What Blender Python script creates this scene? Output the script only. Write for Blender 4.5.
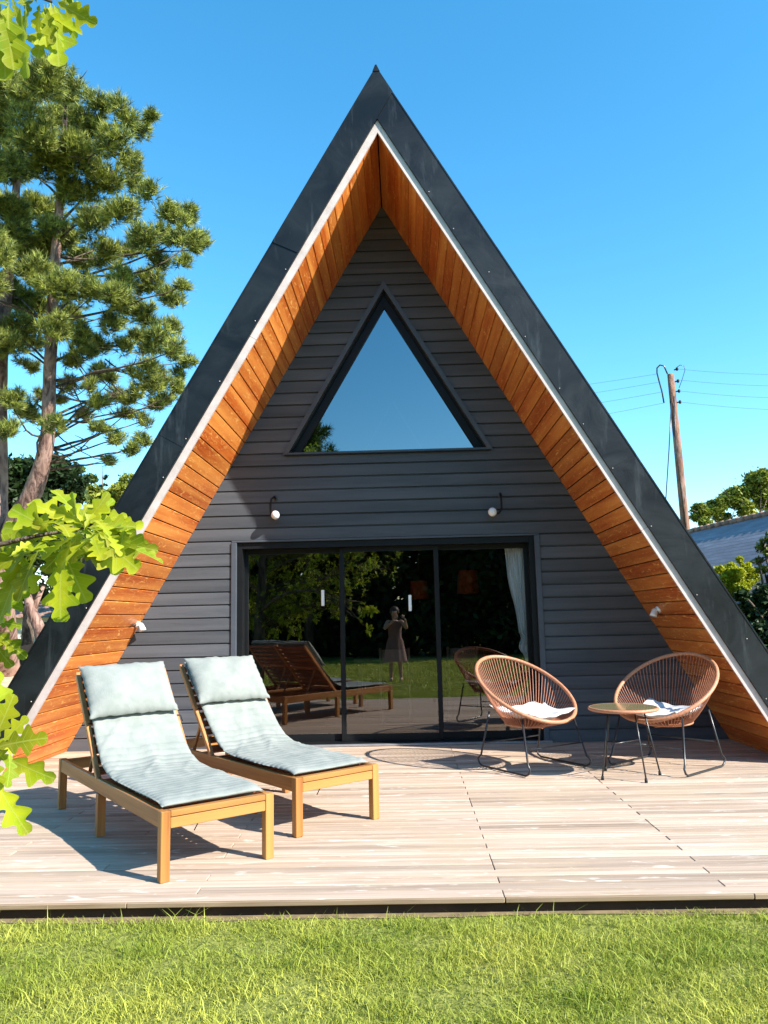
import bpy, math, random
import numpy as np
from mathutils import Vector, Matrix
random.seed(7); RNG = np.random.default_rng(11)
R = math.radians
for o in list(bpy.data.objects): bpy.data.objects.remove(o)
scene = bpy.context.scene
col = scene.collection

# ------------------------------------------------------------------ camera
CAM = np.array([0.135145, -8.127428, 1.29115])
YAW, PITCH, ROLL, FPX = -0.02314166, 0.13798228, -0.0229481, 765.7987
def cam_axes():
    cy, sy = math.cos(YAW), math.sin(YAW); cp, sp = math.cos(PITCH), math.sin(PITCH); cr, sr = math.cos(ROLL), math.sin(ROLL)
    f = np.array([sy*cp, cy*cp, sp]); r = np.array([cy, -sy, 0]); u = np.cross(r, f)
    return cr*r+sr*u, -sr*r+cr*u, f
CR, CU, CF = cam_axes()
cd = bpy.data.cameras.new('camera'); cam = bpy.data.objects.new('camera', cd); col.objects.link(cam)
cd.sensor_fit = 'HORIZONTAL'; cd.sensor_width = 36; cd.lens = FPX/768*36
cd.clip_start = 0.02; cd.clip_end = 3000
M = Matrix([[CR[i], CU[i], -CF[i], CAM[i]] for i in range(3)] + [[0, 0, 0, 1]])
cam.matrix_world = M
scene.camera = cam
scene.render.resolution_x = 768; scene.render.resolution_y = 1024

def ray(x, y): return CF + (x-384)/FPX*CR - (y-512)/FPX*CU
def at(x, y, depth): return Vector(CAM + ray(x, y)*depth)
def plane(x, y, ax, val):
    d = ray(x, y); return Vector(CAM + d*((val-CAM[ax])/d[ax]))

# ------------------------------------------------------------------ light
SUN = Vector((0.30, -0.172, 0.25)).normalized()
elev = math.asin(SUN.z); az = math.atan2(SUN.x, SUN.y)      # clockwise from +Y
world = bpy.data.worlds.new('World'); scene.world = world; world.use_nodes = True
wn = world.node_tree; wn.nodes.clear()
sky = wn.nodes.new('ShaderNodeTexSky'); sky.sky_type = 'NISHITA'; sky.sun_disc = False
sky.sun_elevation = elev; sky.sun_rotation = az; sky.altitude = 0; sky.air_density = 1.0; sky.dust_density = 0.1; sky.ozone_density = 2.5
hs = wn.nodes.new('ShaderNodeHueSaturation'); hs.inputs['Saturation'].default_value = 1.30; hs.inputs['Hue'].default_value = 0.485; hs.inputs['Value'].default_value = 1.02
bg = wn.nodes.new('ShaderNodeBackground'); bg.inputs['Strength'].default_value = 0.15
wo = wn.nodes.new('ShaderNodeOutputWorld')
wn.links.new(sky.outputs[0], hs.inputs['Color']); wn.links.new(hs.outputs[0], bg.inputs[0]); wn.links.new(bg.outputs[0], wo.inputs[0])
sl = bpy.data.lights.new('sun', 'SUN'); sl.energy = 5.0; sl.angle = R(0.5); sl.color = (1.0, 0.95, 0.87)
so = bpy.data.objects.new('sun', sl); col.objects.link(so)
so.rotation_euler = SUN.to_track_quat('Z', 'Y').to_euler(); so.location = (8, -6, 9)
scene.view_settings.view_transform = 'Standard'; scene.view_settings.look = 'None'
scene.view_settings.gamma = 1.0; scene.view_settings.exposure = 1.2

# ------------------------------------------------------------------ materials
def newmat(name):
    m = bpy.data.materials.new(name); m.use_nodes = True
    nt = m.node_tree; b = nt.nodes['Principled BSDF']; return m, nt, b
def setspec(b, v):
    if 'Specular IOR Level' in b.inputs: b.inputs['Specular IOR Level'].default_value = v
def rgb(c): return (c[0], c[1], c[2], 1)
def mix(nt, fac, a, b, mode='MIX'):
    n = nt.nodes.new('ShaderNodeMix'); n.data_type = 'RGBA'; n.blend_type = mode
    for i, v in ((0, fac), (6, a), (7, b)):
        if hasattr(v, 'links'): nt.links.new(v, n.inputs[i])
        else: n.inputs[i].default_value = v if i == 0 else rgb(v)
    return n.outputs[2]
def ramp(nt, src, a, b):
    n = nt.nodes.new('ShaderNodeMapRange'); n.inputs[1].default_value = a; n.inputs[2].default_value = b
    nt.links.new(src, n.inputs[0]); return n.outputs[0]
def noise(nt, scale=(1, 1, 1), s=5, detail=4, rough=.55, dist=0):
    tc = nt.nodes.new('ShaderNodeTexCoord'); mp = nt.nodes.new('ShaderNodeMapping'); mp.inputs['Scale'].default_value = scale
    nt.links.new(tc.outputs['Object'], mp.inputs[0])
    n = nt.nodes.new('ShaderNodeTexNoise'); n.inputs['Scale'].default_value = s; n.inputs['Detail'].default_value = detail
    n.inputs['Roughness'].default_value = rough; n.inputs['Distortion'].default_value = dist
    nt.links.new(mp.outputs[0], n.inputs['Vector']); return n.outputs['Fac'], mp
def bump(nt, b, src, strength=.3, dist=.005):
    n = nt.nodes.new('ShaderNodeBump'); n.inputs['Strength'].default_value = strength; n.inputs['Distance'].default_value = dist
    nt.links.new(src, n.inputs['Height']); nt.links.new(n.outputs[0], b.inputs['Normal'])
def island(nt):
    g = nt.nodes.new('ShaderNodeNewGeometry'); return g.outputs['Random Per Island']
def plain(name, c, rough=.5, metal=0, var=.15, s=6, spec=.5, bmp=0):
    m, nt, b = newmat(name)
    f, _ = noise(nt, s=s)
    out = mix(nt, ramp(nt, f, .3, .7), [x*(1-var) for x in c], [min(1, x*(1+var)) for x in c])
    nt.links.new(out, b.inputs['Base Color']); b.inputs['Roughness'].default_value = rough; b.inputs['Metallic'].default_value = metal; setspec(b, spec)
    if bmp: bump(nt, b, f, bmp)
    return m
def wood(name, dark, mid, light, axis, rough=.5, grain=40, stretch=.06, spec=.3, islandvar=.35, flecks=None, stain=None, bmp=.25, fine=1.0):
    """grain runs along axis (0, 1, 2)"""
    m, nt, b = newmat(name)
    sc = [1, 1, 1]; sc[axis] = stretch
    isl = island(nt)
    f1, mp = noise(nt, tuple(sc), grain, 5, .6, .6)
    # shift pattern per board
    cmb = nt.nodes.new('ShaderNodeVectorMath'); cmb.operation = 'SCALE'; cmb.inputs[0].default_value = (37, 53, 71)
    nt.links.new(isl, cmb.inputs['Scale']); nt.links.new(cmb.outputs[0], mp.inputs['Location'])
    f2, mp2 = noise(nt, tuple(sc), grain*.18, 3, .5, .3); nt.links.new(cmb.outputs[0], mp2.inputs['Location'])
    c = mix(nt, ramp(nt, f1, .35, .68), dark, mid)
    c = mix(nt, ramp(nt, f2, .38, .7), c, light)
    n = nt.nodes.new('ShaderNodeMapRange'); n.inputs[3].default_value = 1-islandvar; n.inputs[4].default_value = 1+islandvar*.6
    nt.links.new(isl, n.inputs[0])
    v = nt.nodes.new('ShaderNodeVectorMath'); v.operation = 'SCALE'; nt.links.new(c, v.inputs[0]); nt.links.new(n.outputs[0], v.inputs['Scale'])
    c = v.outputs[0]
    if flecks:
        fcol, fs, th, fax = flecks
        f3, mp3 = noise(nt, fax, fs, 3, .6, 1.2)
        c = mix(nt, ramp(nt, f3, th, th+.16), c, fcol)
    if stain:
        scol, ss, th = stain
        f4, _ = noise(nt, (1, 1, 1), ss, 4, .6)
        c = mix(nt, ramp(nt, f4, th, th+.25), c, scol)
    nt.links.new(c, b.inputs['Base Color']); b.inputs['Roughness'].default_value = rough; setspec(b, spec)
    bump(nt, b, f1, bmp, .003)
    return m
def leafmat(name, a, bcol, trans=.35, rough=.5, s=1.5, isl=True, tc=None):
    m, nt, b = newmat(name)
    f, _ = noise(nt, s=s, detail=3)
    i = island(nt) if isl else f
    c = mix(nt, ramp(nt, f, .35, .65), a, bcol)
    n = nt.nodes.new('ShaderNodeMapRange'); n.inputs[3].default_value = .65; n.inputs[4].default_value = 1.35; nt.links.new(i, n.inputs[0])
    v = nt.nodes.new('ShaderNodeVectorMath'); v.operation = 'SCALE'; nt.links.new(c, v.inputs[0]); nt.links.new(n.outputs[0], v.inputs['Scale'])
    c = v.outputs[0]
    nt.links.new(c, b.inputs['Base Color']); b.inputs['Roughness'].default_value = rough; setspec(b, .25)
    t = nt.nodes.new('ShaderNodeBsdfTranslucent'); nt.links.new(c, t.inputs[0])
    ms = nt.nodes.new('ShaderNodeMixShader'); ms.inputs[0].default_value = trans
    out = nt.nodes['Material Output']; nt.links.new(b.outputs[0], ms.inputs[1]); nt.links.new(t.outputs[0], ms.inputs[2]); nt.links.new(ms.outputs[0], out.inputs[0])
    return m
def add_veins(m):
    nt = m.node_tree; b = nt.nodes['Principled BSDF']; src = b.inputs['Base Color'].links[0].from_socket
    uv = nt.nodes.new('ShaderNodeUVMap'); sp = nt.nodes.new('ShaderNodeSeparateXYZ'); nt.links.new(uv.outputs[0], sp.inputs[0])
    def ma(op, a, b_=None):
        n = nt.nodes.new('ShaderNodeMath'); n.operation = op
        for i, v in enumerate((a, b_)):
            if v is None: continue
            if hasattr(v, 'links'): nt.links.new(v, n.inputs[i])
            else: n.inputs[i].default_value = v
        return n.outputs[0]
    av = ma('ABSOLUTE', sp.outputs[1])
    mid = ma('LESS_THAN', av, .011)
    fr = ma('ABSOLUTE', ma('SUBTRACT', ma('FRACT', ma('MULTIPLY', ma('SUBTRACT', sp.outputs[0], ma('MULTIPLY', av, .9)), 8.0)), .5))
    lat = ma('LESS_THAN', fr, .035); v = ma('MAXIMUM', mid, lat); v = ma('MULTIPLY', v, .55)
    # blotchy yellowing
    f, _ = noise(nt, (1, 1, 1), 28, 4, .6)
    c = mix(nt, ramp(nt, f, .50, .72), src, (.34, .33, .03)); c = mix(nt, v, c, (.46, .50, .10))
    nt.links.new(c, b.inputs['Base Color'])
    for n in nt.nodes:
        if n.type == 'BSDF_TRANSLUCENT': nt.links.new(c, n.inputs[0])
    bump(nt, b, v, .3, .002)
def glassmat(name, refl, tint, gc=(1, 1, 1)):
    m, nt, b = newmat(name); nt.nodes.remove(b)
    g = nt.nodes.new('ShaderNodeBsdfGlossy'); g.inputs['Roughness'].default_value = 0.0; g.inputs['Color'].default_value = rgb(gc)
    t = nt.nodes.new('ShaderNodeBsdfTransparent'); t.inputs[0].default_value = rgb(tint)
    lw = nt.nodes.new('ShaderNodeLayerWeight'); lw.inputs[0].default_value = .25
    n = nt.nodes.new('ShaderNodeMapRange'); n.inputs[3].default_value = refl; n.inputs[4].default_value = 1
    nt.links.new(lw.outputs['Fresnel'], n.inputs[0]); n.inputs[1].default_value = .06
    ms = nt.nodes.new('ShaderNodeMixShader'); nt.links.new(n.outputs[0], ms.inputs[0]); nt.links.new(t.outputs[0], ms.inputs[1]); nt.links.new(g.outputs[0], ms.inputs[2])
    nt.links.new(ms.outputs[0], nt.nodes['Material Output'].inputs[0]); return m

MT = {}
MT['siding'] = wood('painted_siding', (.066, .075, .087), (.084, .093, .107), (.106, .115, .130), 0, rough=.45, grain=60, spec=.22, islandvar=.22, bmp=.12)
MT['trimdark'] = plain('dark_trim_paint', (.06, .066, .072), .4, var=.2)
MT['jamb'] = plain('grey_blue_trim', (.065, .078, .098), .45, var=.1)
MT['black'] = plain('black_aluminium', (.006, .007, .008), .5, var=.2, spec=.25)
MT['soffit'] = wood('soffit_varnished_larch', (.38, .066, .010), (.55, .145, .020), (.72, .27, .055), 1, rough=.42, grain=48, stretch=.05, spec=.35, islandvar=.22,
                    flecks=((.82, .44, .13), 40, .57, (1.0, .22, 1.0)), bmp=.2)
MT['trimwhite'] = plain('weathered_white_trim', (.54, .45, .41), .55, var=.14, s=9)
MT['gap'] = plain('dark_gap', (.012, .009, .008), .9)
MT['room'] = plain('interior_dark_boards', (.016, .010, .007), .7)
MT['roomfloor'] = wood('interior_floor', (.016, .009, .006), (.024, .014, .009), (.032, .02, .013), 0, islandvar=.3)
MT['glass'] = glassmat('door_glass', .165, (.90, .90, .90))
MT['wglass'] = glassmat('gable_glass', .25, (.06, .07, .08), (.82, .94, 1))
MT['deck'] = wood('weathered_deck_boards', (.30, .215, .155), (.47, .350, .258), (.55, .425, .335), 0, rough=.75, grain=120, stretch=.024, spec=.15, islandvar=.27,
                  flecks=((.66, .58, .50), 12, .60, (.35, 1.6, 1)), stain=((.42, .315, .22), 1.1, .5), bmp=.5)
MT['deckfront'] = wood('deck_edge_board', (.20, .135, .08), (.32, .23, .15), (.40, .30, .21), 0, rough=.75, grain=50, islandvar=.15)
MT['joist'] = plain('dark_joist', (.045, .022, .014), .85, var=.5, s=3)
MT['acacia'] = wood('oiled_acacia', (.21, .068, .014), (.36, .135, .028), (.45, .20, .05), 0, rough=.42, grain=45, stretch=.05, spec=.4, islandvar=.18)
MT['acaciaz'] = wood('oiled_acacia_upright', (.23, .080, .018), (.38, .155, .036), (.47, .22, .06), 2, rough=.42, grain=45, stretch=.05, spec=.4, islandvar=.2)
MT['acaciay'] = wood('oiled_acacia_cross', (.24, .085, .019), (.40, .165, .04), (.49, .235, .065), 1, rough=.42, grain=45, stretch=.05, spec=.4, islandvar=.18)
MT['acaciared'] = wood('shade_lifted_red_acacia', (.34, .115, .035), (.56, .22, .075), (.66, .30, .11), 2, rough=.4, grain=45, stretch=.08, spec=.35, islandvar=.15)  # redder rail wood, its colour also lightened to offset the shade there
MT['redwood'] = wood('red_acacia_slats', (.20, .05, .02), (.34, .095, .035), (.42, .13, .045), 1, rough=.45, grain=45, stretch=.05, spec=.4)
MT['cord'] = plain('rattan_cord', (.38, .145, .078), .5, var=.2, s=40)
MT['rim'] = plain('wound_rattan_rim', (.44, .19, .10), .5, var=.22, s=60, bmp=.6)
MT['steel'] = plain('black_steel', (.022, .022, .024), .32, var=.2, spec=.6)
MT['rubber'] = plain('rubber', (.015, .013, .012), .8)
MT['bulb'] = plain('white_bulb', (.82, .82, .80), .35, var=.03)
MT['bark'] = None
MT['slate'] = wood('slate_roof', (.15, .145, .165), (.20, .195, .22), (.25, .245, .275), 1, rough=.8, grain=14, stretch=.5, islandvar=.1)
MT['render'] = plain('pale_render', (.70, .66, .60), .85, var=.08)
MT['tile'] = plain('ridge_tile', (.28, .16, .11), .8, var=.4, s=4)
MT['white'] = plain('white_cotton', (.62, .61, .61), .9, var=.04, s=12, spec=.1, bmp=.2)

# dark zinc fascia with patina
def zinc():
    m, nt, b = newmat('dark_zinc_fascia')
    f, _ = noise(nt, (1, 1, 1), 2.2, 6, .6, .8); f2, _ = noise(nt, (1, 1, 1), 14, 4, .6); f3, _ = noise(nt, (2.2, 1, .35), 4, 6, .7, .3)
    c = mix(nt, ramp(nt, f, .38, .66), (.004, .0045, .005), (.012, .015, .017))
    c = mix(nt, ramp(nt, f3, .56, .74), c, (.036, .041, .044))
    c = mix(nt, ramp(nt, f2, .76, .82), c, (.14, .135, .13))
    nt.links.new(c, b.inputs['Base Color']); b.inputs['Metallic'].default_value = .1; setspec(b, .38)
    rr = nt.nodes.new('ShaderNodeMapRange'); rr.inputs[3].default_value = .28; rr.inputs[4].default_value = .55; nt.links.new(f, rr.inputs[0]); nt.links.new(rr.outputs[0], b.inputs['Roughness'])
    bump(nt, b, f, .25, .02); return m
MT['zinc'] = zinc()
def barkm(name, a, b_, c_, s=6):
    m, nt, b = newmat(name)
    f, _ = noise(nt, (1, 1, .28), s, 5, .65, 1.0); f2, _ = noise(nt, (1, 1, .6), s*.4, 3)
    c = mix(nt, ramp(nt, f, .4, .6), a, b_); c = mix(nt, ramp(nt, f2, .5, .75), c, c_)
    nt.links.new(c, b.inputs['Base Color']); b.inputs['Roughness'].default_value = .9; setspec(b, .1); bump(nt, b, f, .9, .05); return m
MT['pinebark'] = barkm('pine_bark', (.10, .055, .045), (.34, .215, .17), (.42, .26, .19))
MT['bark'] = barkm('grey_bark', (.04, .03, .022), (.16, .12, .09), (.2, .16, .12), 10)
MT['pole'] = barkm('pole_wood', (.13, .065, .045), (.30, .17, .12), (.36, .27, .22), 5)
MT['pine'] = leafmat('pine_needles', (.055, .085, .022), (.37, .40, .075), .16, s=5.0)
MT['oak'] = leafmat('young_oak_leaves', (.20, .30, .010), (.44, .45, .016), .45, .5, s=9)
add_veins(MT['oak'])
MT['green'] = leafmat('tree_leaves', (.05, .085, .016), (.12, .165, .03), .25, s=.6)
MT['yellow'] = leafmat('yellow_green_leaves', (.34, .38, .02), (.55, .55, .03), .3, s=.8)
MT['mid'] = leafmat('mid_green_leaves', (.12, .165, .022), (.30, .31, .04), .25, s=.5)
MT['dark'] = leafmat('dark_leaves', (.015, .03, .010), (.035, .065, .018), .15, s=.7)
MT['spruce'] = leafmat('spruce_needles', (.02, .04, .02), (.04, .07, .03), .1, s=.7)
MT['grass'] = leafmat('grass_blades', (.25, .31, .036), (.47, .48, .085), .35, .55, s=1.6)
MT['skin'] = plain('skin', (.50, .28, .19), .5, var=.05)
MT['hair'] = plain('brown_hair', (.06, .03, .015), .6, s=40)
MT['dress'] = plain('pale_pink_dress', (.20, .10, .08), .85, var=.1)
MT['orange'] = plain('orange_lampshade', (.22, .042, .012), .8)
def curtainm():
    m, nt, b = newmat('cream_curtain'); b.inputs['Base Color'].default_value = (.96, .95, .92, 1); b.inputs['Roughness'].default_value = .9
    t = nt.nodes.new('ShaderNodeBsdfTranslucent'); t.inputs[0].default_value = (.8, .78, .7, 1)
    ms = nt.nodes.new('ShaderNodeMixShader'); ms.inputs[0].default_value = .15
    nt.links.new(b.outputs[0], ms.inputs[1]); nt.links.new(t.outputs[0], ms.inputs[2]); nt.links.new(ms.outputs[0], nt.nodes['Material Output'].inputs[0]); return m
MT['curtain'] = curtainm()
def padm():
    m, nt, b = newmat('mint_quilted_cotton')
    f, _ = noise(nt, (1, 1, 1), 9, 5, .6, .5); f2, _ = noise(nt, (1, 1, 1), 120, 2)
    f3, _ = noise(nt, (1, 3, 1), 22, 5, .65, 1.5)
    c = mix(nt, ramp(nt, f, .35, .7), (.215, .235, .215), (.275, .287, .265))
    nt.links.new(c, b.inputs['Base Color']); b.inputs['Roughness'].default_value = .95; setspec(b, .1)
    ad = nt.nodes.new('ShaderNodeMath'); ad.operation = 'ADD'; nt.links.new(f3, ad.inputs[0]); nt.links.new(f, ad.inputs[1])
    bump(nt, b, ad.outputs[0], .22, .012); return m
MT['pad'] = padm()
def lawnm():
    m, nt, b = newmat('lawn_soil')
    f, _ = noise(nt, (1, 1, 1), .8, 5); f2, _ = noise(nt, (1, 1, 1), 30, 4)
    c = mix(nt, ramp(nt, f2, .35, .65), (.12, .14, .03), (.24, .25, .06)); c = mix(nt, ramp(nt, f, .58, .8), c, (.26, .22, .10))
    nt.links.new(c, b.inputs['Base Color']); b.inputs['Roughness'].default_value = 1; setspec(b, .05); bump(nt, b, f2, .8, .03); return m
MT['lawn'] = lawnm()
MT['sand'] = plain('sandy_soil', (.50, .36, .22), .95, var=.3, s=4, bmp=.5)
MT['tabletop'] = plain('olive_glass_tabletop', (.20, .17, .085), .12, var=.1)
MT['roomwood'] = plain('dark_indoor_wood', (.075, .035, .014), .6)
MT['phone'] = plain('black_phone', (.02, .02, .02), .2)
MT['blue'] = plain('pale_blue_metal', (.25, .38, .46), .45)

# ------------------------------------------------------------------ mesh helper
class MB:
    def __init__(s): s.v = []; s.f = []; s.sm = []
    def add(s, vs, fs, smooth=False):
        n = len(s.v); s.v += [tuple(v) for v in vs]; s.f += [tuple(i+n for i in f) for f in fs]; s.sm += [smooth]*len(fs); return s
    def box(s, a, b, M=None):
        x0, y0, z0 = a; x1, y1, z1 = b
        v = [Vector(p) for p in ((x0,y0,z0),(x1,y0,z0),(x1,y1,z0),(x0,y1,z0),(x0,y0,z1),(x1,y0,z1),(x1,y1,z1),(x0,y1,z1))]
        if M is not None: v = [M @ p for p in v]
        return s.add(v, [(0,3,2,1),(4,5,6,7),(0,1,5,4),(1,2,6,5),(2,3,7,6),(3,0,4,7)])
    def bbox(s, a, b, r=.003, M=None):
        """box with chamfered edges along its longest axis plus small end chamfer"""
        a = Vector(a); b = Vector(b); d = b-a; ax = max(range(3), key=lambda i: d[i]); o1, o2 = [i for i in range(3) if i != ax]
        r = min(r, d[o1]*.4, d[o2]*.4)
        prof = [(a[o1]+r,a[o2]),(b[o1]-r,a[o2]),(b[o1],a[o2]+r),(b[o1],b[o2]-r),(b[o1]-r,b[o2]),(a[o1]+r,b[o2]),(a[o1],b[o2]-r),(a[o1],a[o2]+r)]
        c1 = (a[o1]+b[o1])/2; c2 = (a[o2]+b[o2])/2
        vs = []
        for t, k in ((a[ax], 1), (a[ax]+r, 0), (b[ax]-r, 0), (b[ax], 1)):
            for p, q in prof:
                if k: p = c1+(p-c1)*(1-2*r/d[o1]); q = c2+(q-c2)*(1-2*r/d[o2])
                w = [0,0,0]; w[ax] = t; w[o1] = p; w[o2] = q; w = Vector(w); vs.append(M @ w if M is not None else w)
        fs = [tuple(range(8)), tuple(range(31, 23, -1))]
        for k in range(3):
            for i in range(8): j = (i+1) % 8; fs.append((k*8+i, k*8+8+i, k*8+8+j, k*8+j))
        return s.add(vs, fs)
    def tube(s, pts, rad, seg=8, closed=False, cap=True, jitter=0):
        pts = [Vector(p) for p in pts]; n = len(pts)
        if not hasattr(rad, '__len__'): rad = [rad]*n
        vs = []; up = None
        for i in range(n):
            if closed: d = pts[(i+1) % n]-pts[i-1]
            else: d = pts[min(i+1, n-1)]-pts[max(i-1, 0)]
            if d.length < 1e-9: d = Vector((0,0,1))
            d.normalize()
            if up is None: up = d.orthogonal()
            up = up-d*up.dot(d)
            if up.length < 1e-6: up = d.orthogonal()
            up.normalize(); w = d.cross(up)
            for k in range(seg):
                a = 2*math.pi*k/seg; rr = rad[i]*(1+random.uniform(-jitter, jitter))
                vs.append(pts[i]+up*(math.cos(a)*rr)+w*(math.sin(a)*rr))
        fs = []
        for i in range(n if closed else n-1):
            j = (i+1) % n
            for k in range(seg): l = (k+1) % seg; fs.append((i*seg+k, i*seg+l, j*seg+l, j*seg+k))
        if cap and not closed: fs += [tuple(range(seg-1, -1, -1)), tuple((n-1)*seg+k for k in range(seg))]
        return s.add(vs, fs, True)
    def ball(s, c, r, seg=12, rings=8, sc=(1,1,1)):
        vs = []; fs = []
        for i in range(rings+1):
            th = math.pi*i/rings
            for k in range(seg):
                a = 2*math.pi*k/seg; vs.append((c[0]+r*sc[0]*math.sin(th)*math.cos(a), c[1]+r*sc[1]*math.sin(th)*math.sin(a), c[2]+r*sc[2]*math.cos(th)))
        for i in range(rings):
            for k in range(seg): l = (k+1) % seg; fs.append((i*seg+k, (i+1)*seg+k, (i+1)*seg+l, i*seg+l))
        return s.add(vs, fs, True)
    def prism(s, poly, y0, y1, M=None):
        """poly: (x, z) counter-clockwise seen from -Y; extruded in Y"""
        n = len(poly); vs = [Vector((x, y0, z)) for x, z in poly]+[Vector((x, y1, z)) for x, z in poly]
        if M is not None: vs = [M @ v for v in vs]
        fs = [tuple(range(n)), tuple(range(2*n-1, n-1, -1))]+[(i, i+n, (i+1) % n+n, (i+1) % n) for i in range(n)]
        return s.add(vs, fs)
    def build(s, name, m, parent=None, loc=None):
        me = bpy.data.meshes.new(name); me.from_pydata([tuple(v) for v in s.v], [], s.f); me.update()
        me.polygons.foreach_set('use_smooth', s.sm)
        me.materials.append(m)
        o = bpy.data.objects.new(name, me); col.objects.link(o)
        if parent is not None: o.parent = parent
        if loc is not None: o.location = loc
        return o
def npmesh(name, V, F, m, parent=None, smooth=False, uv=None):
    """V (n,3), F (k, c) equal sided faces"""
    me = bpy.data.meshes.new(name); V = np.ascontiguousarray(V, np.float32); F = np.ascontiguousarray(F, np.int32)
    k, c = F.shape
    me.vertices.add(len(V)); me.vertices.foreach_set('co', V.ravel())
    me.loops.add(k*c); me.loops.foreach_set('vertex_index', F.ravel())
    me.polygons.add(k); me.polygons.foreach_set('loop_start', np.arange(0, k*c, c, dtype=np.int32))
    me.polygons.foreach_set('loop_total', np.full(k, c, np.int32))
    me.update(calc_edges=True); me.validate()
    if smooth: me.polygons.foreach_set('use_smooth', [True]*len(me.polygons))
    if uv is not None:
        ul = me.uv_layers.new(name='UVMap'); vi = np.empty(len(me.loops), np.int32); me.loops.foreach_get('vertex_index', vi); ul.data.foreach_set('uv', np.ascontiguousarray(uv[vi], np.float32).ravel())
    me.materials.append(m); o = bpy.data.objects.new(name, me); col.objects.link(o)
    if parent is not None: o.parent = parent
    return o
def thing(name, label, cat, loc=(0,0,0), rz=0, group=None):
    o = bpy.data.objects.new(name, None); col.objects.link(o); o.location = loc; o.rotation_euler = (0,0,rz); o.empty_display_size = .2
    o['label'] = label; o['category'] = cat
    if group: o['group'] = group
    return o
def tag(o, label, cat, group=None):
    o['label'] = label; o['category'] = cat
    if group: o['group'] = group
    return o
def struct(o): o['kind'] = 'structure'; return o
def copy_tree(o, label=None, parent=None):
    c = o.copy(); col.objects.link(c)
    if parent: c.parent = parent
    if label: c['label'] = label
    for ch in list(o.children): copy_tree(ch, None, c)
    return c

# ================================================================== GROUND
GZ = -0.078
N = 60
g = MB(); g.add([(-900,-900,GZ),(900,-900,GZ),(900,1500,GZ),(-900,1500,GZ)], [(0,1,2,3)])
struct(g.build('lawn_ground', MT['lawn']))
g = MB()
pts = []
for i in range(40):
    a = 2*math.pi*i/40; rr = 1+.12*math.sin(3*a)+.07*math.sin(7*a+1)
    pts.append((-13+9*rr*math.cos(a), 14.5+11*rr*math.sin(a), GZ+.004))
g.add(pts, [tuple(range(40))]); struct(g.build('sandy_ground', MT['sand']))
g = MB()      # worn strip of bare soil along the deck edge
pts = [(-7,-4.2,GZ+.004),(7,-4.2,GZ+.004)]+[(7-.35*i, -4.385-.012*math.sin(i*1.7)-.012*math.sin(i*.6), GZ+.004) for i in range(41)]
g.add(pts, [tuple(reversed(range(len(pts))))]); struct(g.build('soil_strip', plain('dark_sandy_soil', (.20, .145, .075), .95, var=.4, s=9, bmp=.5)))

# grass blades (one mass nobody could count)
def blades(n, x0, x1, y0, y1, h0, h1, w, zmin=GZ):
    x = RNG.uniform(x0, x1, n); y = RNG.uniform(y0, y1, n)
    return x, y, RNG.uniform(h0, h1, n), np.full(n, w)
sets = [blades(170000, -2.6, 2.9, -6.0, -4.36, .012, .034, .0034), blades(4500, -2.6, 2.9, -6.0, -4.40, .045, .085, .0042),
        blades(70000, -7, 7, -17, -6.0, .03, .09, .012), blades(12000, -7, -2.6, -6, -4.46, .03, .08, .01), blades(12000, 2.9, 7, -6, -4.46, .03, .08, .01),
        blades(20000, -9, -3.9, -4.4, 8, .03, .08, .014), blades(12000, 4.6, 10, -4.4, 8, .03, .08, .014)]
x = np.concatenate([s[0] for s in sets]); y = np.concatenate([s[1] for s in sets]); h = np.concatenate([s[2] for s in sets]); w = np.concatenate([s[3] for s in sets])
clump = np.sin(x*5.1+np.sin(y*4.3)*1.5)*np.sin(y*6.7+np.sin(x*3.1)*2)+.6*np.sin(x*13+y*9)*np.sin(y*17-x*6)
keep = RNG.uniform(-1.9, 1.0, len(x)) < clump+.35
keep |= (y < -6.0)
# keep away from the photographer's feet and under nothing
x, y, h, w, clump = x[keep], y[keep], h[keep]*(1+.35*clump[keep].clip(-1, 1)), w[keep], clump[keep]
edge = np.clip((-4.34-y)/.10, .7, 1); h = h*edge
n = len(x); a = RNG.uniform(0, 2*np.pi, n); lean = RNG.uniform(.2, 1.7, n)*h; la = RNG.uniform(0, 2*np.pi, n)
ca, sa = np.cos(a)*w/2, np.sin(a)*w/2; lx, ly = np.cos(la)*lean, np.sin(la)*lean
z0 = np.full(n, GZ-.005)
V = np.stack([np.stack([x-ca, y-sa, z0], 1), np.stack([x+ca, y+sa, z0], 1),
              np.stack([x+lx*.35-ca*.8, y+ly*.35-sa*.8, z0+h*.6], 1), np.stack([x+lx*.35+ca*.8, y+ly*.35+sa*.8, z0+h*.6], 1),
              np.stack([x+lx, y+ly, z0+h*.95], 1)], 1).reshape(-1, 3)
b5 = np.arange(n)[:, None]*5
F = np.concatenate([b5+[0,1,3], b5+[0,3,2], b5+[2,3,4]], 0)
gr = npmesh('grass', V, F, MT['grass']); gr['kind'] = 'stuff'; gr['label'] = 'short sunlit grass of the lawn in front of the deck'; gr['category'] = 'grass'

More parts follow.
